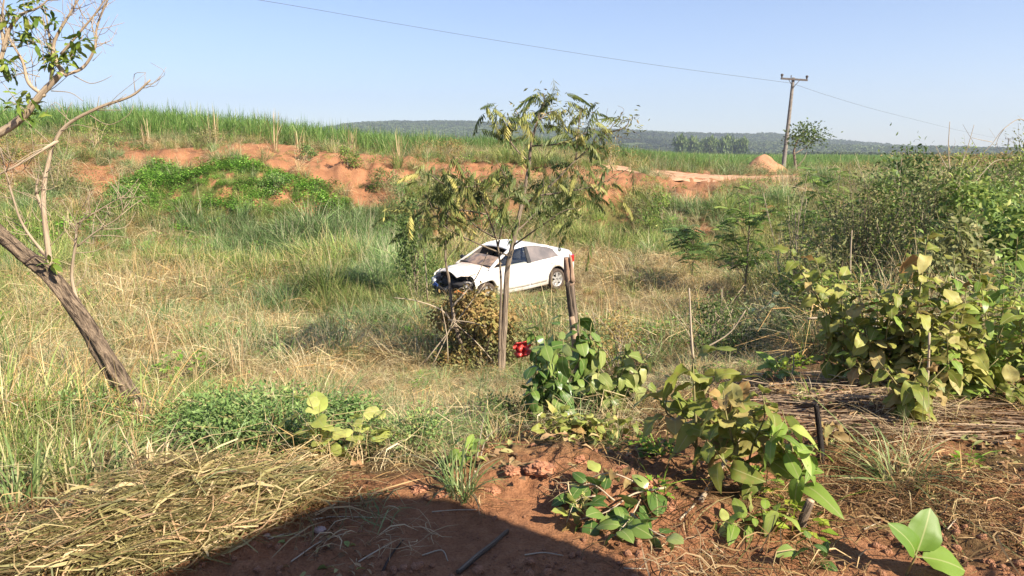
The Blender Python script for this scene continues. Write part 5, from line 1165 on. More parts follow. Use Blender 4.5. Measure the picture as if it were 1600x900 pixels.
def center_tree():
    b = gp(784, 592); Y = b.y; rg = random.Random(5)
    tr = [[(783, 600, 0), (786, 540, 0), (790, 470, .0), (793, 420, 0), (803, 375, 0), (815, 320, .05), (826, 262, .1), (830, 225, .1), (842, 180, .15)], [(780, 598, -.03), (781, 520, -.05), (783, 450, -.05), (780, 400, -.02), (775, 370, 0)]]
    lim = [[(775, 372, 0), (760, 330, -.2), (745, 290, -.3), (720, 262, -.4)], [(778, 385, 0), (790, 330, -.3), (795, 290, -.5), (775, 250, -.6)], [(815, 322, .05), (860, 290, .2), (900, 250, .3), (945, 210, .4), (962, 190, .4)],
           [(845, 305, .15), (880, 300, .5), (930, 290, .7), (985, 262, .7)], [(828, 255, .1), (800, 225, .2), (790, 195, .3), (780, 178, .3)], [(830, 228, .1), (870, 225, 0), (905, 212, -.1), (930, 200, -.1)], [(833, 210, .1), (815, 190, 0), (805, 170, 0)],
           [(838, 190, .15), (860, 175, .3), (880, 178, .4)], [(838, 185, .15), (850, 160, .15), (848, 145, .15)], [(795, 400, 0), (745, 380, -.3), (690, 350, -.5), (665, 300, -.6)], [(760, 335, -.2), (700, 325, -.1), (660, 330, 0)], [(745, 292, -.3), (700, 290, -.5), (672, 272, -.5)],
           [(900, 250, .3), (905, 190, .3), (910, 165, .3)], [(800, 385, 0), (850, 350, -.4), (880, 330, -.5), (905, 325, -.5)], [(805, 365, 0), (845, 320, .4), (850, 270, .5)], [(775, 372, 0), (740, 350, .4), (715, 310, .5), (705, 270, .5)], [(945, 208, .4), (975, 200, .4), (985, 185, .4)]]
    twg = [[(962, 190), (975, 172), (965, 165)], [(965, 190), (985, 186), (1000, 180)], [(950, 205), (970, 215), (1000, 218)], [(930, 215), (928, 195), (935, 186)], [(945, 205), (960, 230), (985, 240)], [(800, 200), (795, 240), (803, 262)], [(760, 330), (730, 300), (690, 285)], [(975, 200), (990, 205), (1002, 215)], [(958, 195), (948, 182), (950, 168)]]
    t, paths = branch_tree('feather_leaf_tree', 'slim young tree with drooping feathery leaves in front of the white car', 'tree', b, Y, tr, lim, twg, B_GREY, B_GREY, r=((.058, .016), (.028, .012)), rl=(.015, .005), sides=12, lumps=.08)
    k = 0
    def put(p, d, L):
        nonlocal k
        child('leaf', FE[k % 4], t, frame(p - b, d, Vector((rg.gauss(0, .3), rg.gauss(0, .3), 1)), L)); k += 1
    per = {2: 24, 3: 24, 4: 18, 5: 26, 6: 16, 7: 16, 8: 10, 9: 12, 10: 11, 11: 26, 12: 24, 13: 22, 14: 10, 15: 15, 16: 16, 17: 20, 18: 3}
    for i, c in enumerate(paths):
        if i < 2: continue
        m = len(c) - 1
        for j in range(per[i]):
            q = .45 + .54 * (j + rg.random()) / per[i] if i not in (4, 5) else .3 + .6 * rg.random()
            f = q * m; kk = int(f); p = c[kk].lerp(c[min(kk + 1, m)], f - kk); a = rg.random() * 6.28
            d = Vector((math.cos(a), math.sin(a) * .8, rg.uniform(-.6, .5))); put(p + Vector((rg.gauss(0, .22), rg.gauss(0, .3), rg.gauss(0, .14))), d, rg.uniform(.22, .38))
    rn = np.random.RandomState(8); cc = []
    for i, c in enumerate(paths):
        if i < 2: continue
        for _ in range(70):
            f = rn.uniform(.4, 1) * (len(c) - 1); kk = min(int(f), len(c) - 2); p = c[kk].lerp(c[kk + 1], f - kk) - b; cc.append((p.x + rn.randn() * .13, p.y + rn.randn() * .16, p.z + rn.randn() * .09))
    cc = np.array(cc); n = len(cc); d = rn.randn(n, 3) * np.array([1, 1, .5]) - np.array([0, 0, .6]); V, F, A = leafcloud(cc, d, rn.randn(n, 3) + np.array([0, 0, .8]), rn.uniform(.06, .13, n), rn.uniform(.018, .035, n), rn, rn.rand(n)); tag(mesh_obj('foliage', V, F, C_OLIVE, t, False, A), kind='stuff')
    # second dead stem standing left of it
    b2 = gp(722, 575); Y2 = b2.y
    t2, _ = branch_tree('crooked_dead_sapling', 'thin crooked dead sapling standing left of the feather leaved tree', 'tree', b2, Y2, [[(722, 582, 0), (722, 545, 0), (712, 510, 0), (706, 480, .05), (702, 440, .1), (696, 400, .1), (700, 330, .1), (705, 290, .1)]],
        [[(712, 512, 0), (690, 485, -.1), (650, 470, -.2), (615, 465, -.3)], [(706, 480, 0), (740, 440, .1), (762, 395, .1)], [(708, 500, 0), (740, 510, .1), (755, 500, .1)]], [[(650, 470, -.2), (640, 440, -.2)], [(700, 400, .1), (725, 370, .2), (740, 330, .2)]], B_GREY, B_TWIG, r=(.045, .01), rl=(.018, .006), sides=8)
    # crossed dead sticks
    for i, (a, c, lab) in enumerate([((660, 570), (760, 440), 'long pale dead cane leaning up to the right, before the brown bush'), ((675, 572), (712, 490), 'short pale dead cane in the crossed bundle before the brown bush'), ((775, 570), (705, 500), 'pale dead cane leaning left between the two trunks'), ((700, 565), (690, 480), 'upright pale dead cane before the brown bush'), ((668, 470), (655, 350), 'tall thin dry stalk left of the car nose'), ((700, 500), (760, 510), 'pale cane lying across the crooked sapling')]):
        T = Tube(); A = P(*a, Y2 - .35); Bq = P(*c, Y2 - .15 - .1 * i); T.add([A, (A + Bq) / 2 + Vector((.03, 0, .02)), Bq], .012, .007, 5, 3, .15); tag(T.build('dead_cane', B_TWIG), lab, 'dead cane', 'dead canes before the brown bush')
center_tree()

# ------------------------------------------------------------------ leaning tree at the left edge
def left_tree():
    b = gp(232, 682); Y = b.y
    tr = [[(240, 705, 0), (222, 655, 0), (190, 600, 0), (150, 530, 0), (118, 483, 0), (80, 432, 0), (35, 395, 0), (-15, 350, 0), (-60, 300, 0), (-75, 250, 0), (-45, 225, 0), (5, 205, 0), (38, 180, 0), (62, 150, 0), (98, 112, 0)]]
    up = tr[0][8:]; tr[0] = tr[0][:10]
    lim = [[(*up[0], .037, .018)] + up[1:], [(78, 415, 0, .020, .006), (74, 380, 0), (68, 320, .0), (72, 270, .05), (95, 205, .1), (150, 170, .1), (205, 150, .1), (235, 125, .1)], [(70, 398, 0, .010), (35, 350, -.05), (15, 290, -.1), (0, 230, -.1)], [(68, 330, 0, .014), (57, 300, 0), (60, 275, 0)],
           [(98, 112, 0, .017), (85, 90, 0), (86, 62, 0), (110, 20, 0), (128, -10, 0)], [(100, 118, 0, .011), (130, 105, .05), (148, 75, .05), (152, 40, .05), (168, 0, .05), (172, -15, .05)], [(95, 85, 0, .009), (125, 50, 0), (150, 20, 0), (168, -8, 0)],
           [(70, 150, 0, .013), (45, 130, 0), (35, 95, 0), (15, 60, 0), (5, 20, 0)], [(80, 130, 0, .012), (82, 90, .05), (76, 50, .05), (70, 10, .05)], [(-45, 190, 0, .022), (-20, 130, 0), (5, 80, 0), (2, 40, 0), (8, -15, 0)], [(5, 80, 0, .014), (15, 45, 0), (35, 22, 0), (60, 12, 0), (80, -5, 0)],
           [(120, 470, .02, .013, .006), (112, 430, .02), (118, 380, 0), (120, 350, 0)], [(121, 385, 0, .006, .002), (150, 362, 0), (185, 340, 0), (198, 315, 0)], [(120, 350, 0, .006, .002), (160, 325, 0), (195, 305, 0)], [(90, 220, .1, .012), (60, 238, 0), (20, 262, -.1), (-20, 280, -.1)]]
    tw = [[(115, 118), (140, 130), (160, 126), (175, 118)], [(80, 142), (110, 145), (130, 158)], [(152, 170, .1), (155, 150, .1)], [(150, 172, .1), (190, 172, .1)], [(140, 180, .1), (170, 195, .1), (200, 180, .1), (208, 165, .1)], [(145, 95), (160, 80)], [(118, 380), (100, 355), (106, 335)], [(121, 360), (135, 330), (140, 300)],
          [(70, 395), (40, 370), (48, 335)], [(60, 150), (55, 125), (62, 112)], [(40, 180), (20, 150), (0, 125)], [(70, 110), (66, 75), (55, 45)], [(85, 62), (70, 40), (65, 20)], [(110, 20), (105, 5)], [(130, 55), (118, 78), (104, 100)], [(170, 5), (150, 30), (133, 60)], [(152, 40), (137, 20)], [(40, 110), (25, 80)], [(160, 168), (180, 158), (190, 170)],
          [(95, 205), (120, 195), (160, 205)], [(72, 270), (100, 245), (110, 200)], [(35, 350), (50, 330)], [(70, 70), (50, 50), (44, 30)], [(62, 120), (35, 115), (0, 130)], [(100, 205, .1), (105, 175, .1), (112, 160, .1)]]
    t, paths = branch_tree('leaning_tree', 'half dead tree leaning left with furrowed bark and bare twigs, at the left edge', 'tree', b, Y, tr, lim, tw, bark('furrowed_bark', (0.34, 0.25, 0.17), (0.055, 0.04, 0.03), 30, .34, 1.0, .06), B_PALE, r=(.066, .038), rl=(.014, .004), sides=30, lumps=.14, rough=.10)
    rg = random.Random(9); T = Tube()
    for c in paths[1:]:
        for _ in range(9):
            i = rg.randrange(2, len(c) - 1); p = c[i]; L = rg.uniform(.08, .26); d = ((c[i + 1] - c[i]).normalized() * .7 + Vector((rg.gauss(0, .7), rg.gauss(0, .5), rg.gauss(.2, .6)))).normalized(); q = p + d * L * .5 + Vector((rg.gauss(0, .02), 0, rg.gauss(0, .02))); e = p + d * L + Vector((rg.gauss(0, .05), 0, rg.uniform(-.02, .07)))
            T.add([p, q, e], .0032, .0014, 4, 3)
            if rg.random() < .6: T.add([q, q + (e - q) * .5 + Vector((rg.gauss(0, .04), 0, rg.gauss(.01, .04))), q + (e - q) + Vector((rg.gauss(0, .08), 0, rg.gauss(0, .08)))], .0022, .0012, 3, 3)
    T.build('twigs', B_PALE, t, b)
    for (px, py, n, rad) in [(95, 90, 26, 20), (80, 98, 12, 12), (110, 80, 10, 12), (30, 160, 18, 18), (45, 165, 12, 12), (10, 100, 16, 10), (8, 105, 8, 10), (35, 20, 16, 18), (62, 8, 9, 12), (30, 60, 14, 16), (45, 50, 10, 12), (120, 65, 9, 10), (82, 36, 8, 6), (5, 40, 10, 10), (50, 182, 9, 10), (80, 412, 7, 6), (2, 490, 5, 5), (118, 72, 5, 8)]:
        c0 = P(px, py, Y + rg.uniform(-.15, .15))
        n = min(int(n * 1.45), 40)
        for i in range(n):
            d = Vector((rg.gauss(0, 1), rg.gauss(0, .7), rg.gauss(.1, .7))).normalized(); p = c0 + Vector((rg.gauss(0, .5), rg.gauss(0, .4), rg.gauss(0, .4))) * (rad * Y / FPX)
            child('leaf', rg.choice(LT), t, frame(p - b, d, (rg.gauss(0, .4), rg.gauss(0, .4), 1), rg.uniform(.055, .10)))
    # the wire tied round the trunk
    T = Tube(); T.add(pxpath([(38, 412, -.09), (55, 400, -.1), (75, 405, -.09), (60, 392, -.08)], Y), .006, .005, 5, 4); tag(T.build('tied_wire', simple('rusty_wire', (0.09, 0.06, 0.05), .8, .2)), 'dark rusty wire tied round the leaning trunk', 'wire')
left_tree()

# ------------------------------------------------------------------ mid distance bushes: crown of many small leaves on visible stems
def bush(name, label, px, py, Y, wpx, hpx, mat, n=1500, leaf=.08, stems=7, bark_=B_TWIG, clumps=14, seed=1, group=None, cat='bush', lo=.2, flat=1.0, dr=.3, base_y=None, trunk=0.0, spread=.16, six=False, bare=0):
    """px, py: centre of the foot; wpx, hpx: size in the picture"""
    rg = np.random.RandomState(seed); k = Y / FPX; b = gY(px, Y); W = wpx * k * .58; Hh = hpx * k if not py else max(.25, P(px, py - hpx, Y).z - b.z)
    t = empty(name, b, label, cat, group)
    th = rg.rand(clumps) * 6.28; r = np.sqrt(rg.rand(clumps)); zz = rg.uniform(lo, 1, clumps); rz = np.sqrt(np.clip(1 - (zz * .95) ** 2.4, .12, 1)) if flat >= 1 else np.ones(clumps)
    C = np.stack([r * np.cos(th) * W * rz * .85, r * np.sin(th) * W * rz * .85, zz * Hh * .93], 1)
    T = Tube(); cl = sorted(range(clumps), key=lambda i: -C[i, 2])
    for j, i in enumerate(cl[:max(stems, 1)]):
        e = Vector(C[i]); T.add([Vector((rg.randn() * W * .06, rg.randn() * W * .06, -.05)), Vector((e.x * .35, e.y * .35, e.z * .5)), e], max(.012, trunk if j == 0 else trunk * .5, Hh * .008), .004, 5, 3, .1)
    for j in range(bare):
        a = rg.rand() * 6.28; q = rg.uniform(.3, 1.1); e = Vector((math.cos(a) * W * q, math.sin(a) * W * q, Hh * rg.uniform(.5, 1.15))); m = e * .5 + Vector((rg.randn() * .1, 0, Hh * .08))
        T.add([Vector((e.x * .2, e.y * .2, 0)), m, e], max(.007, Hh * .005), .003, 4, 3, .1)
        for _ in range(2):
            q2 = m.lerp(e, rg.uniform(.2, .8)); T.add([q2, q2 + Vector((rg.randn(), rg.randn(), abs(rg.randn()))) * Hh * .09], .005, .002, 3, 2)
    T.build('stem', bark_, t)
    k_ = rg.randint(0, clumps, n); off = rg.randn(n, 3) * np.array([W, W, Hh * .6]) * spread; c = C[k_] + off; c[:, 2] = np.abs(c[:, 2])
    d = off / (np.linalg.norm(off, axis=1)[:, None] + 1e-6) + rg.randn(n, 3) * .6 - np.array([0, 0, dr]); up = rg.randn(n, 3) * .45 + np.array([0, 0, 1.])
    ck = rg.rand(clumps)
    V, F, A = leafcloud(c, d, up, rg.uniform(.6, 1.25, n) * leaf, rg.uniform(.6, 1.1, n) * leaf * .5, rg, np.clip(rg.rand(n) * .6 + ck[k_] * .5, 0, 1), .2, six)
    mesh_obj('crown', V, F, mat, t, False, A)
    return t
def feather_bush(name, label, px, Y, wpx, hpx, n, L, seed, stems=5, mesh=None, group=None, lo=.35, cat='sapling'):
    """sapling whose compound leaves radiate in tiers"""
    rg = random.Random(seed); k = Y / FPX; b = gY(px, Y); W = wpx * k * .5; Hh = P(px, hpx, Y).z - b.z; t = empty(name, b, label, cat, group); T = Tube(); paths = []
    paths.append(T.add([Vector((0, 0, -.05)), Vector((rg.gauss(0, .05), 0, Hh * .5)), Vector((0, 0, Hh * .9))], .02 * Hh / 2, .006, 6, 5, .1))
    for i in range(stems):
        a = rg.random() * 6.28; z0 = Hh * rg.uniform(.15, .6); q = rg.uniform(.4, .8); paths.append(T.add([Vector((0, 0, z0)), Vector((math.cos(a) * W * q * .5, math.sin(a) * W * q * .5, z0 + Hh * .15)), Vector((math.cos(a) * W * q, math.sin(a) * W * q, min(Hh * .93, z0 + Hh * rg.uniform(.2, .45))))], .011, .004, 5, 4, .1))
    T.build('stem', B_GREY, t)
    for i in range(n):
        c = paths[i % len(paths)]; q = lo + (1 - lo) * rg.random(); f = q * (len(c) - 1); kk = min(int(f), len(c) - 2); p = c[kk].lerp(c[kk + 1], f - kk); a = rg.random() * 6.28
        child('leaf', rg.choice(mesh), t, frame(p, (math.cos(a), math.sin(a), rg.uniform(-.1, .6)), (rg.gauss(0, .2), rg.gauss(0, .2), 1), L * rg.uniform(.7, 1.15)))
    return t
FG = [feather_mesh('feather_green%d' % i, foliage('feather_green', [(0, (0.10, 0.17, 0.04)), (.6, (0.18, 0.28, 0.06)), (1, (0.34, 0.40, 0.10))], 'obj', .35, .45, .3), 8, .32, .11, .3 + .15 * i, .25 + .1 * i, i + 8) for i in range(3)]
FD = [feather_mesh('feather_dark%d' % i, foliage('feather_dark', [(0, (0.06, 0.11, 0.03)), (.7, (0.12, 0.19, 0.05)), (1, (0.22, 0.27, 0.08))], 'obj', .3, .4, .4), 7, .30, .12, .3 + .15 * i, .2 + .1 * i, i + 12) for i in range(3)]

# brown leaved bush in front of the car, with dark hollow
bush('brown_leaf_bush', 'bush of withered brown leaves in front of the car nose', 748, 572, 12.9, 185, 118, C_BROWN, 3600, .12, 12, B_GREY, 34, 3, dr=.5, lo=.05, bare=14, spread=.10, six=True)
bush('brown_leaf_bush', 'greenish low growth mixed into the brown bush beside the tree trunk', 760, 578, 12.4, 170, 80, C_OLIVE, 2200, .09, 8, B_GREY, 20, 33, dr=.3, lo=.05, bare=8, spread=.12)
bush('low_dry_bush', 'low dry bush between the brown bush and the car door', 820, 520, 16, 120, 50, C_BROWN, 2000, .08, 6, B_TWIG, 14, 4, lo=.1)
bush('rear_wheel_bush', 'low olive bush before the rear wheel of the car', 880, 505, 16.5, 90, 45, C_OLIVE, 1500, .07, 6, B_TWIG, 12, 5, lo=.1)
bush('dark_green_sapling', 'dark green leafy sapling just left of the car nose', 652, 480, 20.5, 60, 165, C_DARK, 1500, .12, 6, B_GREY, 14, 6, cat='sapling', lo=.15, dr=.1)
bush('nose_bush', 'small olive bush against the left of the car nose', 655, 485, 19, 40, 60, C_OLIVE, 500, .08, 5, B_TWIG, 9, 61, lo=.1, bare=4)
# right of the car
feather_bush('spreading_sapling', 'small dark sapling with flat spreading leaves in the meadow right of the car', 1080, 24, 95, 336, 90, .5, 31, 7, FD)
feather_bush('tall_feather_sapling', 'tall pale green sapling with feathery leaves right of the dark spreading one', 1162, 21, 130, 272, 170, .40, 32, 12, FG)
feather_bush('umbrella_sapling', 'sapling with an umbrella shaped feathery top below the utility pole', 1297, 19, 120, 240, 170, .40, 33, 11, FG, lo=.6)
feather_bush('rear_feather_sapling', 'feathery sapling between the umbrella topped one and the dark round bush', 1245, 26, 90, 290, 80, .45, 34, 8, FG)
bush('olive_feather_bush', 'yellowish bush under the umbrella topped sapling', 1240, 400, 17, 120, 110, C_OLIVE, 1800, .07, 8, B_TWIG, 16, 35, bare=10)
bush('round_green_bush', 'round glossy green bush with bright top before the brown field', 1437, 340, 15.5, 120, 90, C_DARK, 4200, .10, 8, B_GREY, 30, 36, lo=.35, six=True, flat=.5)
bush('low_green_bush', 'green bush growing against the right of the round glossy bush', 1500, 350, 15, 100, 110, C_GREEN, 2200, .09, 8, B_GREY, 16, 37, lo=.2)
bush('tangled_thicket', 'tangled thicket of grey stems with dull olive leaves in the middle right', 1340, 420, 12.5, 170, 140, C_OLIVE, 2800, .085, 14, B_GREY, 30, 38, bare=22, lo=.1)
bush('grey_twig_thicket', 'thicket of dry twigs right of the tangled olive thicket', 1450, 410, 11.5, 150, 130, C_OLIVE, 3600, .085, 12, B_GREY, 26, 39, bare=16, lo=.15)
bush('leafy_thicket', 'light green leafy thicket behind the yellow green shrub at right', 1560, 450, 8.5, 190, 115, C_GREEN, 2500, .11, 10, B_STEM, 24, 40, lo=.1, six=True, bare=8)
bush('fern_leaved_bush', 'yellow green ferny bush on the right below the twiggy edge bush', 1530, 380, 13, 170, 90, C_FERN, 2600, .06, 8, B_STEM, 20, 41, lo=.2)
bush('edge_twig_bush', 'grey brown twiggy bush against the sky at the right edge', 1600, 330, 17, 170, 120, C_OLIVE, 4200, .085, 14, B_GREY, 30, 42, bare=30, lo=.3)
bush('edge_green_bush', 'green leafy bush just below the twiggy bush at the right edge', 1585, 350, 14.5, 130, 100, C_GREEN, 2200, .085, 8, B_GREY, 18, 43, lo=.2)
bush('brown_field_scrub', 'flat brownish scrub beyond the round glossy bush', 1525, 268, 60, 230, 30, C_BROWN, 6000, .2, 8, B_TWIG, 90, 44, lo=.3, flat=.5, spread=.1)
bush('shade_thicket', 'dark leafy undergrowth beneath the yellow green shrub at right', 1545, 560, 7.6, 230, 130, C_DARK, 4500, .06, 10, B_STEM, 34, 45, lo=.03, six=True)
bush('mid_undergrowth', 'dusty undergrowth between the grey green plant and the large leaved shrub', 1330, 540, 8.2, 190, 120, C_GREEN, 5200, .065, 12, B_GREY, 36, 46, lo=.05, bare=12)
bush('meadow_undergrowth', 'grassy dark undergrowth behind the olive leaf shrub', 1120, 560, 9.2, 150, 90, C_DARK, 2600, .05, 10, B_TWIG, 26, 47, lo=.05, bare=14)
bush('dry_undergrowth', 'dry leafy undergrowth behind the glossy shrub', 970, 560, 10, 150, 62, C_BROWN, 2200, .05, 8, B_TWIG, 20, 48, lo=.05, bare=10)
bush('fern_patch', 'low ferny green plants beyond the heap of cut grass', 395, 745, 4.25, 260, 112, C_FERN, 8000, .038, 16, B_STEM, 60, 49, lo=.02, dr=.1, spread=.24, bare=14, cat='plant')
bush('fern_patch', 'fine leaved bluish plants right of the leaning tree foot', 335, 710, 4.9, 150, 80, C_FERN, 2600, .04, 8, B_STEM, 26, 50, lo=.05, dr=.1, spread=.26, bare=8, cat='plant')
bush('fern_patch', 'small green weeds left of the narrow grass clump', 655, 750, 4.0, 110, 50, C_FERN, 1500, .03, 6, B_STEM, 22, 171, lo=.02, dr=.1, cat='plant', spread=.26)
bush('fern_patch', 'green weeds at the lower left edge behind the cut grass', 90, 800, 4.2, 200, 70, C_FERN, 2600, .034, 8, B_STEM, 30, 172, lo=.02, dr=.1, cat='plant', spread=.26, bare=8)
bush('shaded_fern', 'shaded low weeds between the grass clump and the glossy shrub', 790, 690, 4.9, 110, 50, C_DARK, 1800, .03, 6, B_STEM, 18, 51, lo=.05, cat='plant')
bush('leafy_thicket', 'light green thicket right behind the tall large leaved shrub', 1480, 480, 8.0, 130, 130, C_OLIVE, 1900, .10, 10, B_STEM, 18, 141, lo=.1, six=True, bare=8)
bush('middle_thicket', 'dull green thicket left of the large leaved shrub, full of twigs', 1290, 500, 9.5, 150, 105, C_OLIVE, 2600, .085, 10, B_GREY, 26, 142, lo=.1, bare=10)
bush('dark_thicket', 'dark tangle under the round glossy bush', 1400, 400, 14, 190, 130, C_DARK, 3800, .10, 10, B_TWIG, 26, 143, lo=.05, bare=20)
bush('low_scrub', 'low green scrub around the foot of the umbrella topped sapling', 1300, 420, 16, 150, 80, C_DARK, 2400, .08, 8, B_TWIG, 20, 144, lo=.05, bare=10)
bush('leafy_bush', 'bright green leafy bush left of the round glossy one', 1370, 380, 14, 110, 90, C_GREEN, 2400, .10, 8, B_GREY, 18, 161, lo=.1, six=True)
bush('leafy_bush', 'bright green leafy bush in front of the twiggy bush at the right edge', 1580, 430, 11, 120, 120, C_FERN, 3000, .09, 8, B_GREY, 20, 162, lo=.1, six=True)
bush('dusty_bush', 'dusty low bush behind the grey green plant', 1190, 470, 13, 110, 50, C_OLIVE, 1600, .07, 8, B_TWIG, 14, 145, lo=.05, bare=8)
bush('fern_patch', 'green fine leaved weeds behind the pale leaf seedlings', 540, 735, 4.5, 150, 95, C_FERN, 3800, .036, 8, B_STEM, 26, 151, lo=.05, dr=.1, cat='plant')
bush('leafy_mound', 'bright leafy mound between the umbrella topped sapling and the thicket', 1260, 430, 13, 130, 70, C_GREEN, 2600, .085, 8, B_GREY, 18, 152, lo=.05)
bush('right_bank_green', 'broad sunlit green bush filling the gap under the ferny bush at right', 1520, 400, 10.5, 190, 110, C_GREEN, 3200, .10, 10, B_GREY, 28, 153, lo=.05, six=True)
# on the far bank
for i, (px, Y, w_, h_, m_, lab) in enumerate([(545, 40.5, 44, 28, C_GREEN, 'round green bush on the bare bank left of the tree'), (628, 36, 70, 62, C_FERN, 'bright green bush low on the bank behind the tree crown'), (600, 38, 46, 34, C_DARK, 'dark green bush half way up the bare bank'), (1035, 33, 66, 62, C_GREEN, 'dense green bush at the end of the dirt track'),
        (1000, 36, 50, 40, C_OLIVE, 'olive bush left of the dense green one by the track'), (905, 38, 90, 44, C_OLIVE, 'dull bush on the bank right of the feather leaved tree'), (145, 45, 110, 46, C_GREEN, 'wide green bush on top of the bank at the left'), (110, 37, 80, 50, C_OLIVE, 'dusty olive bush on the left bank below the bare patch'),
        (190, 35, 70, 48, C_FERN, 'pale green bush at the left end of the creepers'), (330, 45.5, 60, 30, C_OLIVE, 'small dull bush at the foot of the cane in the left'), (480, 43, 36, 22, C_FERN, 'small pale bush on the bank crest'), (430, 37, 60, 30, C_FERN, 'low bush among the creepers on the bank'), (1185, 52, 60, 22, C_OLIVE, 'dry bush before the earth mound'), (1285, 50, 90, 24, C_GREEN, 'green bush on the earth right of the pole'), (1380, 55, 120, 26, C_BROWN, 'dry reddish scrub before the cane at the right'),
        (955, 50, 80, 44, C_BROWN, 'dry grass bush at the cane edge right of the tree'), (700, 46, 90, 34, C_BROWN, 'dry brown bush behind the feather leaved tree'), (20, 42, 90, 40, C_BROWN, 'dry brown brush on the bank at the left edge'), (770, 34, 90, 44, C_FERN, 'green bush on the lower bank behind the car roof')]):
    bush('bank_bush', lab, px, 0, Y, w_, h_, m_, 900, .13, 5, B_TWIG, 12, 70 + i, 'bushes on the far bank', lo=.05, bare=4 if m_ in (C_BROWN, C_OLIVE) else 0)
# tree beside the pole
def pole_tree():
    Y = 62; b = gY(1243, Y); t, paths = branch_tree('field_tree', 'small open crowned tree leaning right beside the utility pole', 'tree', b, Y, [[(1244, 275, 0), (1242, 250, 0), (1241, 235, 0), (1248, 215, 0), (1256, 205, 0)]], [[(1242, 240, 0), (1262, 228, .5), (1275, 212, .5)], [(1243, 262, 0), (1255, 250, 0), (1262, 235, .3)], [(1248, 218, 0), (1240, 212, -.4)]], [], B_GREY, r=(.13, .05), rl=(.05, .02), sides=7)
    rg = np.random.RandomState(3); C = [P(x, y, Y + dy) for x, y, dy in [(1250, 205, 0), (1262, 200, .5), (1243, 214, -.5), (1270, 210, .4), (1256, 212, 0), (1276, 218, .5), (1262, 220, 0), (1284, 212, .3), (1240, 220, -.4)]]; C = np.array([c - b for c in C]); n = 900; k = rg.randint(0, len(C), n); off = rg.randn(n, 3) * np.array([.42, .5, .28])
    V, F, A = leafcloud(C[k] + off, off + rg.randn(n, 3) * .3, rg.randn(n, 3) * .4 + np.array([0, 0, 1.]), rg.uniform(.15, .32, n), rg.uniform(.1, .2, n), rg, rg.rand(n)); mesh_obj('crown', V, F, C_DARK, t, False, A)
pole_tree()
# grove far away
def grove():
    me = None; xs = [1062, 1071, 1083, 1090, 1099, 1110, 1115, 1130, 1137, 1151, 1160]
    for i, px in enumerate(xs):
        Y = 560 + (i * 37) % 50; k = Y / FPX; b = P(px, 235, Y); b.z = float(H(b.x, b.y)); top = P(px, 213 + (i * 7) % 11, Y).z; hh = top - b.z
        if me is None:
            rg = np.random.RandomState(4); V, F, A = crown(rg, 420, 1.0, .5, .32, 9); tr = Tube(); tr.add([Vector((0, 0, 0)), Vector((0, 0, .6))], .04, .02, 5, 2); 
            me = (mesh_data('crown', V * np.array([.42, .42, .82]) + np.array([0, 0, .12]), F, C_DARK, False, A), mesh_data('trunk', tr.v, tr.f, B_GREY, True, uv=tr.uv))
            t = empty('grove_tree', b, 'dark tree of the far grove beyond the cane', 'tree', 'trees of the far grove')
            for nm, m in zip(('crown', 'trunk'), me): child(nm, m, t, Matrix.Identity(4))
            first = t
        else:
            t = first.copy(); COL.objects.link(t); t.location = b
            for ch in first.children: c = ch.copy(); COL.objects.link(c); c.parent = t
        t['label'] = ['leftmost', 'second', 'third', 'fourth', 'fifth', 'middle', 'seventh', 'eighth', 'ninth', 'second to last', 'rightmost'][i] + ' dark tree, counted from the left, of the far grove beyond the cane'
        t.scale = (hh * .85, hh * .85, hh); t.rotation_euler = (0, 0, i * 1.3)
grove()
# ------------------------------------------------------------------ bare sapling at the right against the sky
bt = gY(1488, 13)
branch_tree('bare_sapling', 'leafless forked sapling standing before the brown field at right', 'tree', bt, 13, [[(1482, 420, 0), (1485, 350, 0), (1488, 300, 0), (1482, 240, 0), (1484, 190, 0)]], [[(1487, 310, 0), (1500, 265, .1), (1512, 230, .1), (1522, 195, .1)], [(1484, 270, 0), (1470, 245, 0), (1462, 228, 0)], [(1490, 300, 0), (1515, 270, -.1), (1530, 250, -.1)], [(1486, 340, 0), (1505, 310, .1), (1550, 255, .2), (1580, 250, .2)]],
    [[(1502, 260), (1508, 235), (1506, 210)], [(1483, 240), (1492, 225), (1491, 215)], [(1512, 232), (1520, 222)], [(1530, 250), (1545, 240)]], B_TWIG, r=(.022, .005), rl=(.010, .004), sides=7)
b9 = gY(1600, 12)
branch_tree('arching_dead_branch', 'thin dead branch arching in from the right edge against the sky', 'branch', b9, 12, [[(1640, 330, 0), (1625, 240, 0), (1600, 188, 0), (1570, 200, 0), (1550, 225, 0), (1535, 240, 0)]], [[(1570, 200, 0), (1560, 215, .1), (1555, 232, .1)], [(1550, 222, 0), (1530, 218, 0), (1518, 215, 0)]], [[(1600, 190), (1590, 180)], [(1555, 215), (1545, 200)]], B_TWIG, r=(.009, .004), rl=(.005, .003), sides=6)
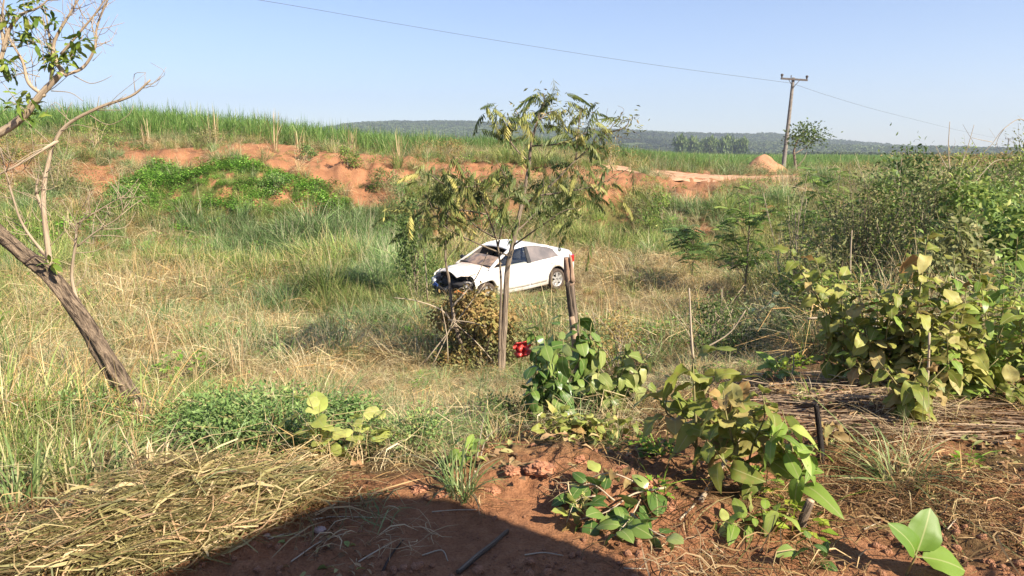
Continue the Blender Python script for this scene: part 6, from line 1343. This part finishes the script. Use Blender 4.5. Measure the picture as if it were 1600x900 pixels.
# thin twigs among the right hand shrubs
for i, (pts, Yp, r_, lab) in enumerate([([(1262, 498), (1310, 495), (1360, 500), (1420, 507)], 5.6, .009, 'long pale twig lying across the undergrowth left of the large leaved shrub'), ([(1418, 760), (1430, 690), (1448, 600), (1452, 520)], 4.4, .012, 'grey upright stem rising from the grass clump at right'), ([(1415, 760), (1425, 700), (1438, 640)], 4.42, .008, 'short thin upright stem beside the grey one'),
        ([(1472, 610), (1490, 570), (1487, 545), (1478, 535)], 5.2, .006, 'pale hooked twig under the right shrubs'), ([(1505, 620), (1512, 575), (1522, 545), (1530, 530)], 5.4, .006, 'thin curved twig before the dark undergrowth'), ([(1430, 640), (1490, 615), (1540, 590)], 5.0, .006, 'thin leaning twig in front of the yellow flowers'),
        ([(1328, 470), (1329, 400), (1331, 360)], 9, .012, 'pale upright stalk in front of the tangled thicket'), ([(1237, 590), (1240, 560), (1232, 520)], 5.3, .006, 'thin brown twig beside the bright sprout'), ([(1100, 545), (1140, 520), (1165, 485)], 6.4, .008, 'pale twig slanting up behind the olive leaf shrub'), ([(1385, 700), (1390, 665), (1396, 625)], 4.5, .005, 'straight pale stalk on the bare patch at right')]):
    T = Tube(); T.add(pxpath(pts, Yp), r_, r_ * .6, 5, 5, .15); tag(T.build('dry_twig', B_TWIG), lab, 'twig', 'twigs among the right shrubs')
# ------------------------------------------------------------------ grass clumps one can tell apart
def clump(name, label, px, py, n, h, wd, mat, seed, spread=.1, lean=.3, curve=.6, cat='grass clump', group=None, extra=None):
    b = gp(px, py); r = np.random.RandomState(seed); parts = [blades(n, r, spread, h * .45, h, wd * .5, wd, lean, curve, 6, .5)]
    if extra: parts.append(blades(extra, r, spread * .7, h * .9, h * 1.4, wd * .4, wd * .7, .15, .25, 5, .2, .3))
    V, F, A = merge(parts); o = mesh_obj(name, V, F, mat, None, False, A); o.location = b - Vector((0, 0, .02)); tag(o, label, cat, group, None); return o
G2 = foliage('clump_grass', [(0, (0.12, 0.19, 0.06)), (0.4, (0.20, 0.28, 0.09)), (0.7, (0.32, 0.38, 0.15)), (0.85, (0.50, 0.44, 0.22)), (1, (0.6, 0.48, 0.27))], 'attr', .35, .45, .35)
S2 = foliage('clump_straw', [(0, (0.28, 0.18, 0.09)), (0.4, (0.48, 0.34, 0.18)), (1, (0.68, 0.54, 0.32))], 'attr', .3, .55, .25)
clump('grass_clump', 'tall green grass clump in the centre foreground beside the yellow seedlings', 650, 715, 95, .42, .012, G2, 1, .12, .25, .5)
clump('grass_clump', 'narrow grass clump on the edge of the rounded shadow', 722, 775, 80, .36, .009, G2, 2, .07, .22, .6)
clump('grass_clump', 'wide arching grass clump on the bare soil at right', 1408, 765, 150, .42, .010, G2, 3, .09, .55, .9)
clump('grass_clump', 'bluish arching grass clump behind the olive leaf shrub', 1075, 560, 110, .62, .012, G2, 4, .16, .3, .6)
clump('grass_clump', 'fresh green grass clump in front of the leaning tree, left', 130, 745, 120, .36, .012, G2, 5, .2, .3, .6)
clump('grass_clump', 'small bluish tuft on the litter beside the bright sprout', 1165, 590, 40, .12, .008, G2, 6, .1, .6, .9)
clump('grass_clump', 'green clump under the leaves of the glossy shrub, left side', 775, 690, 70, .30, .010, G2, 7, .12, .4, .8)
clump('dry_grass_clump', 'bundle of dry brown stalks at the foot of the leaning tree', 240, 745, 70, .34, .009, S2, 8, .08, .25, .35)
clump('dry_grass_clump', 'dry straw tangle below the yellow seedlings', 560, 730, 130, .24, .007, S2, 9, .24, .5, .9)
clump('dry_grass_clump', 'low pale dry clump behind the burnt stick at right', 1350, 640, 60, .2, .008, S2, 10, .12, .5, .8)
clump('green_tuft', 'tuft of green blades at the far left edge', 30, 800, 60, .5, .014, G2, 12, .1, .2, .4)
for i, (px, py, Y, h, lab) in enumerate([(428, 250, 45, 2.9, 'tall dry reed plume on the bank crest at left centre'), (250, 480, 11.5, 1.5, 'tall straight dry stalk in the straw at left'), (622, 268, 45, 2.1, 'feathery dry plume leaning on the bank behind the tree'), (375, 560, 11, 1.2, 'nodding dry seed heads in the middle of the straw'), (490, 545, 13, 1.0, 'curved dry seed heads before the dark grass patch'),
        (335, 268, 46, 2.6, 'dry reed clump at the foot of the cane, left'), (230, 262, 46, 2.4, 'second dry reed clump farther left below the cane'), (150, 262, 46, 2.2, 'dry reed clump near the leaning tree twigs'), (470, 268, 46, 1.9, 'short pale reed clump right of the tall plume'), (550, 262, 47, 2.0, 'pale thin reed before the cane at centre')]):
    b = gY(px, Y); r = np.random.RandomState(200 + i); V, F, A = merge([blades(16 if Y > 20 else 9, r, .25 if Y > 20 else .1, h * .6, h, .012 * (2.2 if Y > 20 else 1), .02 * (2.2 if Y > 20 else 1), .08, .14, 6, .15), blades(30 if Y > 20 else 6, r, .3, h * .25, h * .5, .02, .03, .4, .5, 4)])
    o = mesh_obj('dry_reed', V, F, S2, None, False, A); o.location = b; tag(o, lab, 'dry reed', 'dry reeds')
# ------------------------------------------------------------------ heap of cut grass, straw layers
def cut_heap():
    r = np.random.RandomState(77); pts = []
    poly = [(30, 900), (70, 850), (170, 800), (230, 762), (330, 745), (420, 750), (500, 758), (505, 790), (440, 800), (395, 830), (330, 860), (230, 900)]
    P_ = []
    tries = 0
    while len(P_) < 1050 and tries < 20000:
        tries += 1; px, py = r.uniform(20, 520), r.uniform(735, 905)
        if inpoly(np.array([px]), np.array([py]), poly)[0]: g = gp(px, min(py, 900)); P_.append(g)
    P_ = np.array([tuple(p) for p in P_]); n = len(P_)
    parts = []
    for k in range(7):
        a = r.uniform(.3, .9, n) if k % 3 != 1 else r.rand(n) * 6.28; a = a + r.randn(n) * .35; L = r.uniform(.08, .36, n); wd = r.uniform(.0025, .010, n) * (.7 + .9 * (r.rand(n) < .15)); tl = r.randn(n) * .30
        d = np.stack([np.cos(a) * np.cos(tl), np.sin(a) * np.cos(tl), np.sin(tl)], 1); sd = np.stack([-np.sin(a), np.cos(a), r.randn(n) * .5], 1); c = P_ + np.stack([r.randn(n) * .05, r.randn(n) * .05, .01 + r.rand(n) ** 1.3 * .10], 1)
        V = []; ar = r.randn(n) * .09; bend = r.randn(n) * .12
        for i in range(5):
            t = i / 4; ww = (wd * [.5, 1, 1, .8, .1][i] * .5)[:, None]; p = c + d * (L * (t - .5))[:, None] + np.array([0, 0, 1.]) * (ar * L * (4 * t * (1 - t)))[:, None] + sd * (bend * L * 4 * t * (1 - t))[:, None]
            V += [p - sd * ww + np.array([0, 0, .003]), p + sd * ww]
        V = np.stack(V, 1).reshape(-1, 3); tri = np.array([[2 * i, 2 * i + 1, 2 * i + 3] for i in range(4)] + [[2 * i, 2 * i + 3, 2 * i + 2] for i in range(4)]); F = ((np.arange(n) * 10)[:, None, None] + tri[None]).reshape(-1, 3); parts.append((V, F, np.repeat(np.clip(r.rand(n), 0, 1), 10)))
    V, F, A = merge(parts)
    m = foliage('cut_blades', [(0, (0.13, 0.12, 0.05)), (.25, (0.28, 0.26, 0.10)), (.45, (0.42, 0.35, 0.15)), (.7, (0.60, 0.47, 0.26)), (.88, (0.52, 0.32, 0.18)), (1, (0.24, 0.29, 0.13))], 'attr', .25, .5, .3)
    tag(mesh_obj('cut_grass_heap', V, F, m, None, False, A), 'heap of cut yellowing grass blades lying along the left foreground', None, None, 'stuff')
    # layer of long pale straw on the right
    P_ = []
    tries = 0
    poly = [(1190, 600), (1290, 585), (1400, 580), (1600, 600), (1600, 700), (1450, 690), (1330, 690), (1220, 650)]
    while len(P_) < 210 and tries < 20000:
        tries += 1; px, py = r.uniform(1190, 1600), r.uniform(580, 700)
        if inpoly(np.array([px]), np.array([py]), poly)[0]: g = gp(px, py); P_.append(g)
    P_ = np.array([tuple(p) for p in P_]); n = len(P_); parts = []
    for k in range(3):
        a = r.randn(n) * .35; L = r.uniform(.2, .7, n); wd = r.uniform(.004, .012, n); d = np.stack([np.cos(a), np.sin(a), r.randn(n) * .04], 1); sd = np.stack([-np.sin(a), np.cos(a), r.randn(n) * .3], 1); c = P_ + np.stack([0 * a, 0 * a, .01 + .04 * r.rand(n)], 1); V = []
        for i in range(3):
            t = i / 2; ww = (wd * [.7, 1, .5][i] * .5)[:, None]; p = c + d * (L * (t - .5))[:, None] + sd * (r.randn(n) * .01)[:, None]; V += [p - sd * ww, p + sd * ww]
        V = np.stack(V, 1).reshape(-1, 3); tri = np.array([[0, 1, 3], [0, 3, 2], [2, 3, 5], [2, 5, 4]]); F = ((np.arange(n) * 6)[:, None, None] + tri[None]).reshape(-1, 3); parts.append((V, F, np.repeat(r.rand(n) ** .7, 6)))
    V, F, A = merge(parts); m2 = foliage('grey_straw', [(0, (0.10, 0.06, 0.04)), (.5, (0.24, 0.16, 0.10)), (1, (0.50, 0.37, 0.24))], 'attr', .15, .6, .2)
    tag(mesh_obj('straw_layer', V, F, m2, None, False, A), 'layer of long dead stalks lying sideways on the bank at right', None, None, 'stuff')
cut_heap()
for i, (px, py, n, rad, ml, lab) in enumerate([(600, 800, 60, .16, G2, 'scrap of torn green grass lying at the shaded edge of the bare earth'), (640, 840, 40, .15, S2, 'tangle of grey dead grass on the shaded earth right of the stone'), (540, 860, 24, .16, S2, 'thin tangle of dead grass at the bottom left of the shade'), (900, 770, 60, .14, S2, 'tangle of brown stalks under the yellowing twig'), (1060, 870, 70, .2, S2, 'loose straw below the limp green branch')]):
    b = gp(px, py); r = np.random.RandomState(300 + i); V, F, A = strewn(n, r, rad, .06, .22, .002, .006, .03, None, 1, .2, .25); o = mesh_obj('grass_scrap', V, F, ml, None, False, A); o.location = b + Vector((0, 0, .004)); tag(o, lab, 'grass scrap', 'grass scraps')
# ------------------------------------------------------------------ single things on the ground
def stick(label, pts, r0, r1, mat, lift=.0, name='stick', cat='stick', group=None, rough=.15):
    p = onground(pts, r0 * .7 + lift); T = Tube(); T.add(p, r0, r1, 8, 5, rough); tag(T.build(name, mat), label, cat, group)
stick('dark broken stick on the shaded earth at the bottom centre', [(716, 898), (745, 875), (772, 852), (793, 834)], .012, .009, B_GREY)
stick('long pale dry grass blade lying on the shaded earth', [(482, 817), (515, 812), (550, 811), (582, 812)], .004, .002, B_TWIG, .006)
stick('pale stalk on the shaded earth right of the cut blades', [(675, 803), (710, 801), (745, 799)], .003, .002, B_TWIG, .004)
stick('smooth pale branch leaning on the earth between olive shrub and seedling', [(1095, 788, 0), (1125, 752, .06), (1160, 715, .12), (1185, 692, .16)], .013, .007, B_PALE)
stick('thin grey stick lying left of the pale leaning branch', [(1062, 815), (1085, 790), (1105, 765)], .006, .004, B_TWIG)
stick('short twig on the shaded earth at the bottom', [(560, 880), (590, 862), (612, 850)], .004, .002, B_TWIG)
stick('dark forked twig crossing the shaded earth', [(598, 895), (610, 872), (630, 848)], .006, .003, B_DARK)
stick('thin straw on the sunlit edge of the shadow, right', [(975, 890), (1005, 890), (1035, 893)], .003, .002, B_TWIG)
stick('long curved straw right of the grass clump on the shadow edge', [(745, 745), (760, 712, .1), (790, 700, .14), (805, 703, .12)], .004, .002, B_TWIG)
stick('tall pale straw standing by the narrow grass clump', [(742, 740), (752, 700, .1), (762, 655, .22)], .004, .002, B_TWIG)
stick('brown plank like strip of bark at the foot of the glossy shrub', [(920, 668), (950, 678), (985, 688)], .016, .012, simple('red_bark', (0.30, 0.15, 0.09), .8, .2, noise=.4, nscale=12, bump=.5))
stick('orange dry leaf blade folded on the ground at the right edge', [(1500, 792), (1540, 790), (1590, 800)], .010, .006, simple('orange_blade', (0.50, 0.28, 0.13), .7, .2, noise=.2, nscale=9))
for i, (pts, lab) in enumerate([([(420, 845), (450, 838), (480, 842)], 'short pale straw on the left of the shaded earth'), ([(455, 880), (500, 850), (540, 838)], 'long thin straw across the shaded earth'), ([(660, 870), (690, 862), (700, 880)], 'bent straw near the dark broken stick'), ([(820, 870), (850, 866), (880, 872)], 'thin pale straw in the shade at right of the stick'), ([(1350, 830), (1375, 818), (1400, 812)], 'white dry straw on the soil above the sprout'), ([(1480, 830), (1500, 815), (1540, 805)], 'white forked straw at the right'), ([(1160, 620, .02), (1230, 612, .04), (1340, 610, .02)], 'very long pale straw on the litter at right')]):
    stick(lab, pts, .0035, .002, B_TWIG, .004, 'straw_stalk', 'straw', 'single straws on the earth')
def stump(label, pts, r0, r1, mat, topmat, Yoff=0):
    b = gp(*pts[0]); t = empty('stump', b, label, 'stump', 'cut stumps'); pp = [b - Vector((0, 0, .03))] + [P(x, y, b.y + .0) for x, y in pts[1:]]; T = Tube(); c = T.add(pp, r0, r1, 14, 5, .1, lumps=.08, cap=True); T.build('trunk', mat, t, b)
    T = Tube(); a = (c[-1] - c[-2]).normalized(); T.add([c[-1] - a * .002, c[-1] + a * .006], r1 * .93, r1 * .9, 14, 1, .04); T.build('cut_face', topmat, t, b)
stump('short cut stump with grey bark leaning right at the bottom right', [(1248, 832), (1256, 808), (1266, 783)], .020, .018, bark('stump_bark', (0.33, 0.24, 0.17), (0.06, 0.045, 0.035), 24, .2, 1, .02), simple('cut_wood', (0.55, 0.38, 0.25), .8, .2, noise=.2, nscale=30))
stump('black burnt stump standing in the litter right of the bright seedling', [(1285, 722), (1282, 690), (1276, 640), (1275, 634)], .018, .012, bark('char2', (0.06, 0.05, 0.045), (0.012, 0.01, 0.01), 24, .2, 1, .02), simple('burnt_wood', (0.05, 0.045, 0.04), .9, .1))
def rock(label, px, py, r, sc, mat, seed, name='stone', cat='stone', rough=.3, sink=.5, n=9, m=14):
    g = gp(px, py); rr = np.random.RandomState(seed); V = []; F = []
    for i in range(n + 1):
        ph = math.pi * i / n
        for k in range(m):
            a = 2 * math.pi * k / m; p = np.array([math.sin(ph) * math.cos(a), math.sin(ph) * math.sin(a), math.cos(ph)]); q = 1 + rough * float(fbm(np.array([p[0] * 1.5 + seed]), np.array([p[1] * 1.5 + p[2] * 1.3]), 1.5, 5, seed, .7)[0]); V.append(p * q * r * np.array(sc))
    F = [(i * m + k, i * m + (k + 1) % m, (i + 1) * m + (k + 1) % m, (i + 1) * m + k) for i in range(n) for k in range(m)]
    o = mesh_obj(name, V, F, mat, None, False); o.location = g + Vector((0, 0, r * sc[2] * sink)); tag(o, label, cat)
ROCK = simple('grey_pink_stone', (0.42, 0.30, 0.25), .85, .2, noise=.3, nscale=20, bump=.5); 
rock('pinkish stone on the shaded earth left of centre', 500, 832, .022, (1.3, 1, .7), ROCK, 1); rock('small stone left of the pinkish one', 417, 840, .012, (1.2, 1, .6), ROCK, 2)
CE = simple('clod_red', (0.42, 0.20, 0.115), .95, .1, noise=.35, nscale=14, bump=1.0)
for i, (px, py, r, lab) in enumerate([(845, 735, .05, 'largest red clod of the turned earth left of the glossy shrub foot'), (800, 740, .03, 'red clod at the left end of the turned earth'), (905, 720, .03, 'red clod above the yellowing twig'), (1005, 760, .035, 'lump of red earth right of the turned clods'), (975, 735, .03, 'shaded red lump below the glossy shrub'), (1045, 790, .03, 'red lump beside the olive shrub stem'), (770, 770, .028, 'red lump on the sunlit edge of the shadow'), (655, 765, .03, 'smooth red lump between the two grass clumps'), (690, 775, .025, 'small red lump near the narrow grass clump'), (1150, 745, .04, 'red clod behind the pale leaning branch'), (880, 765, .03, 'small clod by the yellowing twig'), (1330, 560, .09, 'orange red clod under the undergrowth at right')]):
    rock(lab, px, py, r, (1.3, 1.1, .8), CE, 10 + i, 'earth_clod', 'clod', .7, -.1, 22, 32)
# red cloth caught in the glossy shrub
def cloth():
    Y = Yg + .6; V = []; F = []; n = 10; rg = random.Random(2)
    c = P(816, 546, Y); w_ = 26 * Y / FPX; h = 30 * Y / FPX
    for i in range(n + 1):
        for k in range(n + 1):
            u = k / n - .5; v = i / n - .5; u2 = u * (1 - .3 * (v > .1) * v); V.append(c + Vector((u2 * w_ + .012 * math.sin(v * 9), .03 * math.sin(u * 14 + v * 5) + .02 * math.sin(v * 17), -v * h * (1 - .5 * abs(u)) + .01 * math.sin(u * 11))))
    F = [(i * (n + 1) + k, i * (n + 1) + k + 1, (i + 1) * (n + 1) + k + 1, (i + 1) * (n + 1) + k) for i in range(n) for k in range(n)]
    o = mesh_obj('red_wrapper', V, F, simple('red_film', (0.62, 0.06, 0.045), .35, .5, noise=.25, nscale=9), None, True); md = o.modifiers.new('s', 'SOLIDIFY'); md.thickness = .003; tag(o, 'crumpled red plastic wrapper caught left of the glossy shrub', 'wrapper')
cloth()

# ------------------------------------------------------------------ air
def haze():
    x0, x1, y0, y1, z0, z1 = -4200, 4200, -60, 3400, -45, 260
    V = [(x0, y0, z0), (x1, y0, z0), (x1, y1, z0), (x0, y1, z0), (x0, y0, z1), (x1, y0, z1), (x1, y1, z1), (x0, y1, z1)]
    F = [(3, 2, 1, 0), (4, 5, 6, 7), (0, 1, 5, 4), (1, 2, 6, 5), (2, 3, 7, 6), (3, 0, 4, 7)]
    m, t, out = nodes('air'); v = N(t, 'ShaderNodeVolumePrincipled'); v.inputs['Density'].default_value = HAZE; v.inputs['Color'].default_value = (0.80, 0.90, 1.0, 1); v.inputs['Anisotropy'].default_value = .2
    t.links.new(v.outputs[0], out.inputs['Volume']); tag(mesh_obj('haze', V, F, m), 'thin pale air over the far hills', None, None, 'stuff')
HAZE = 0.0003
haze()
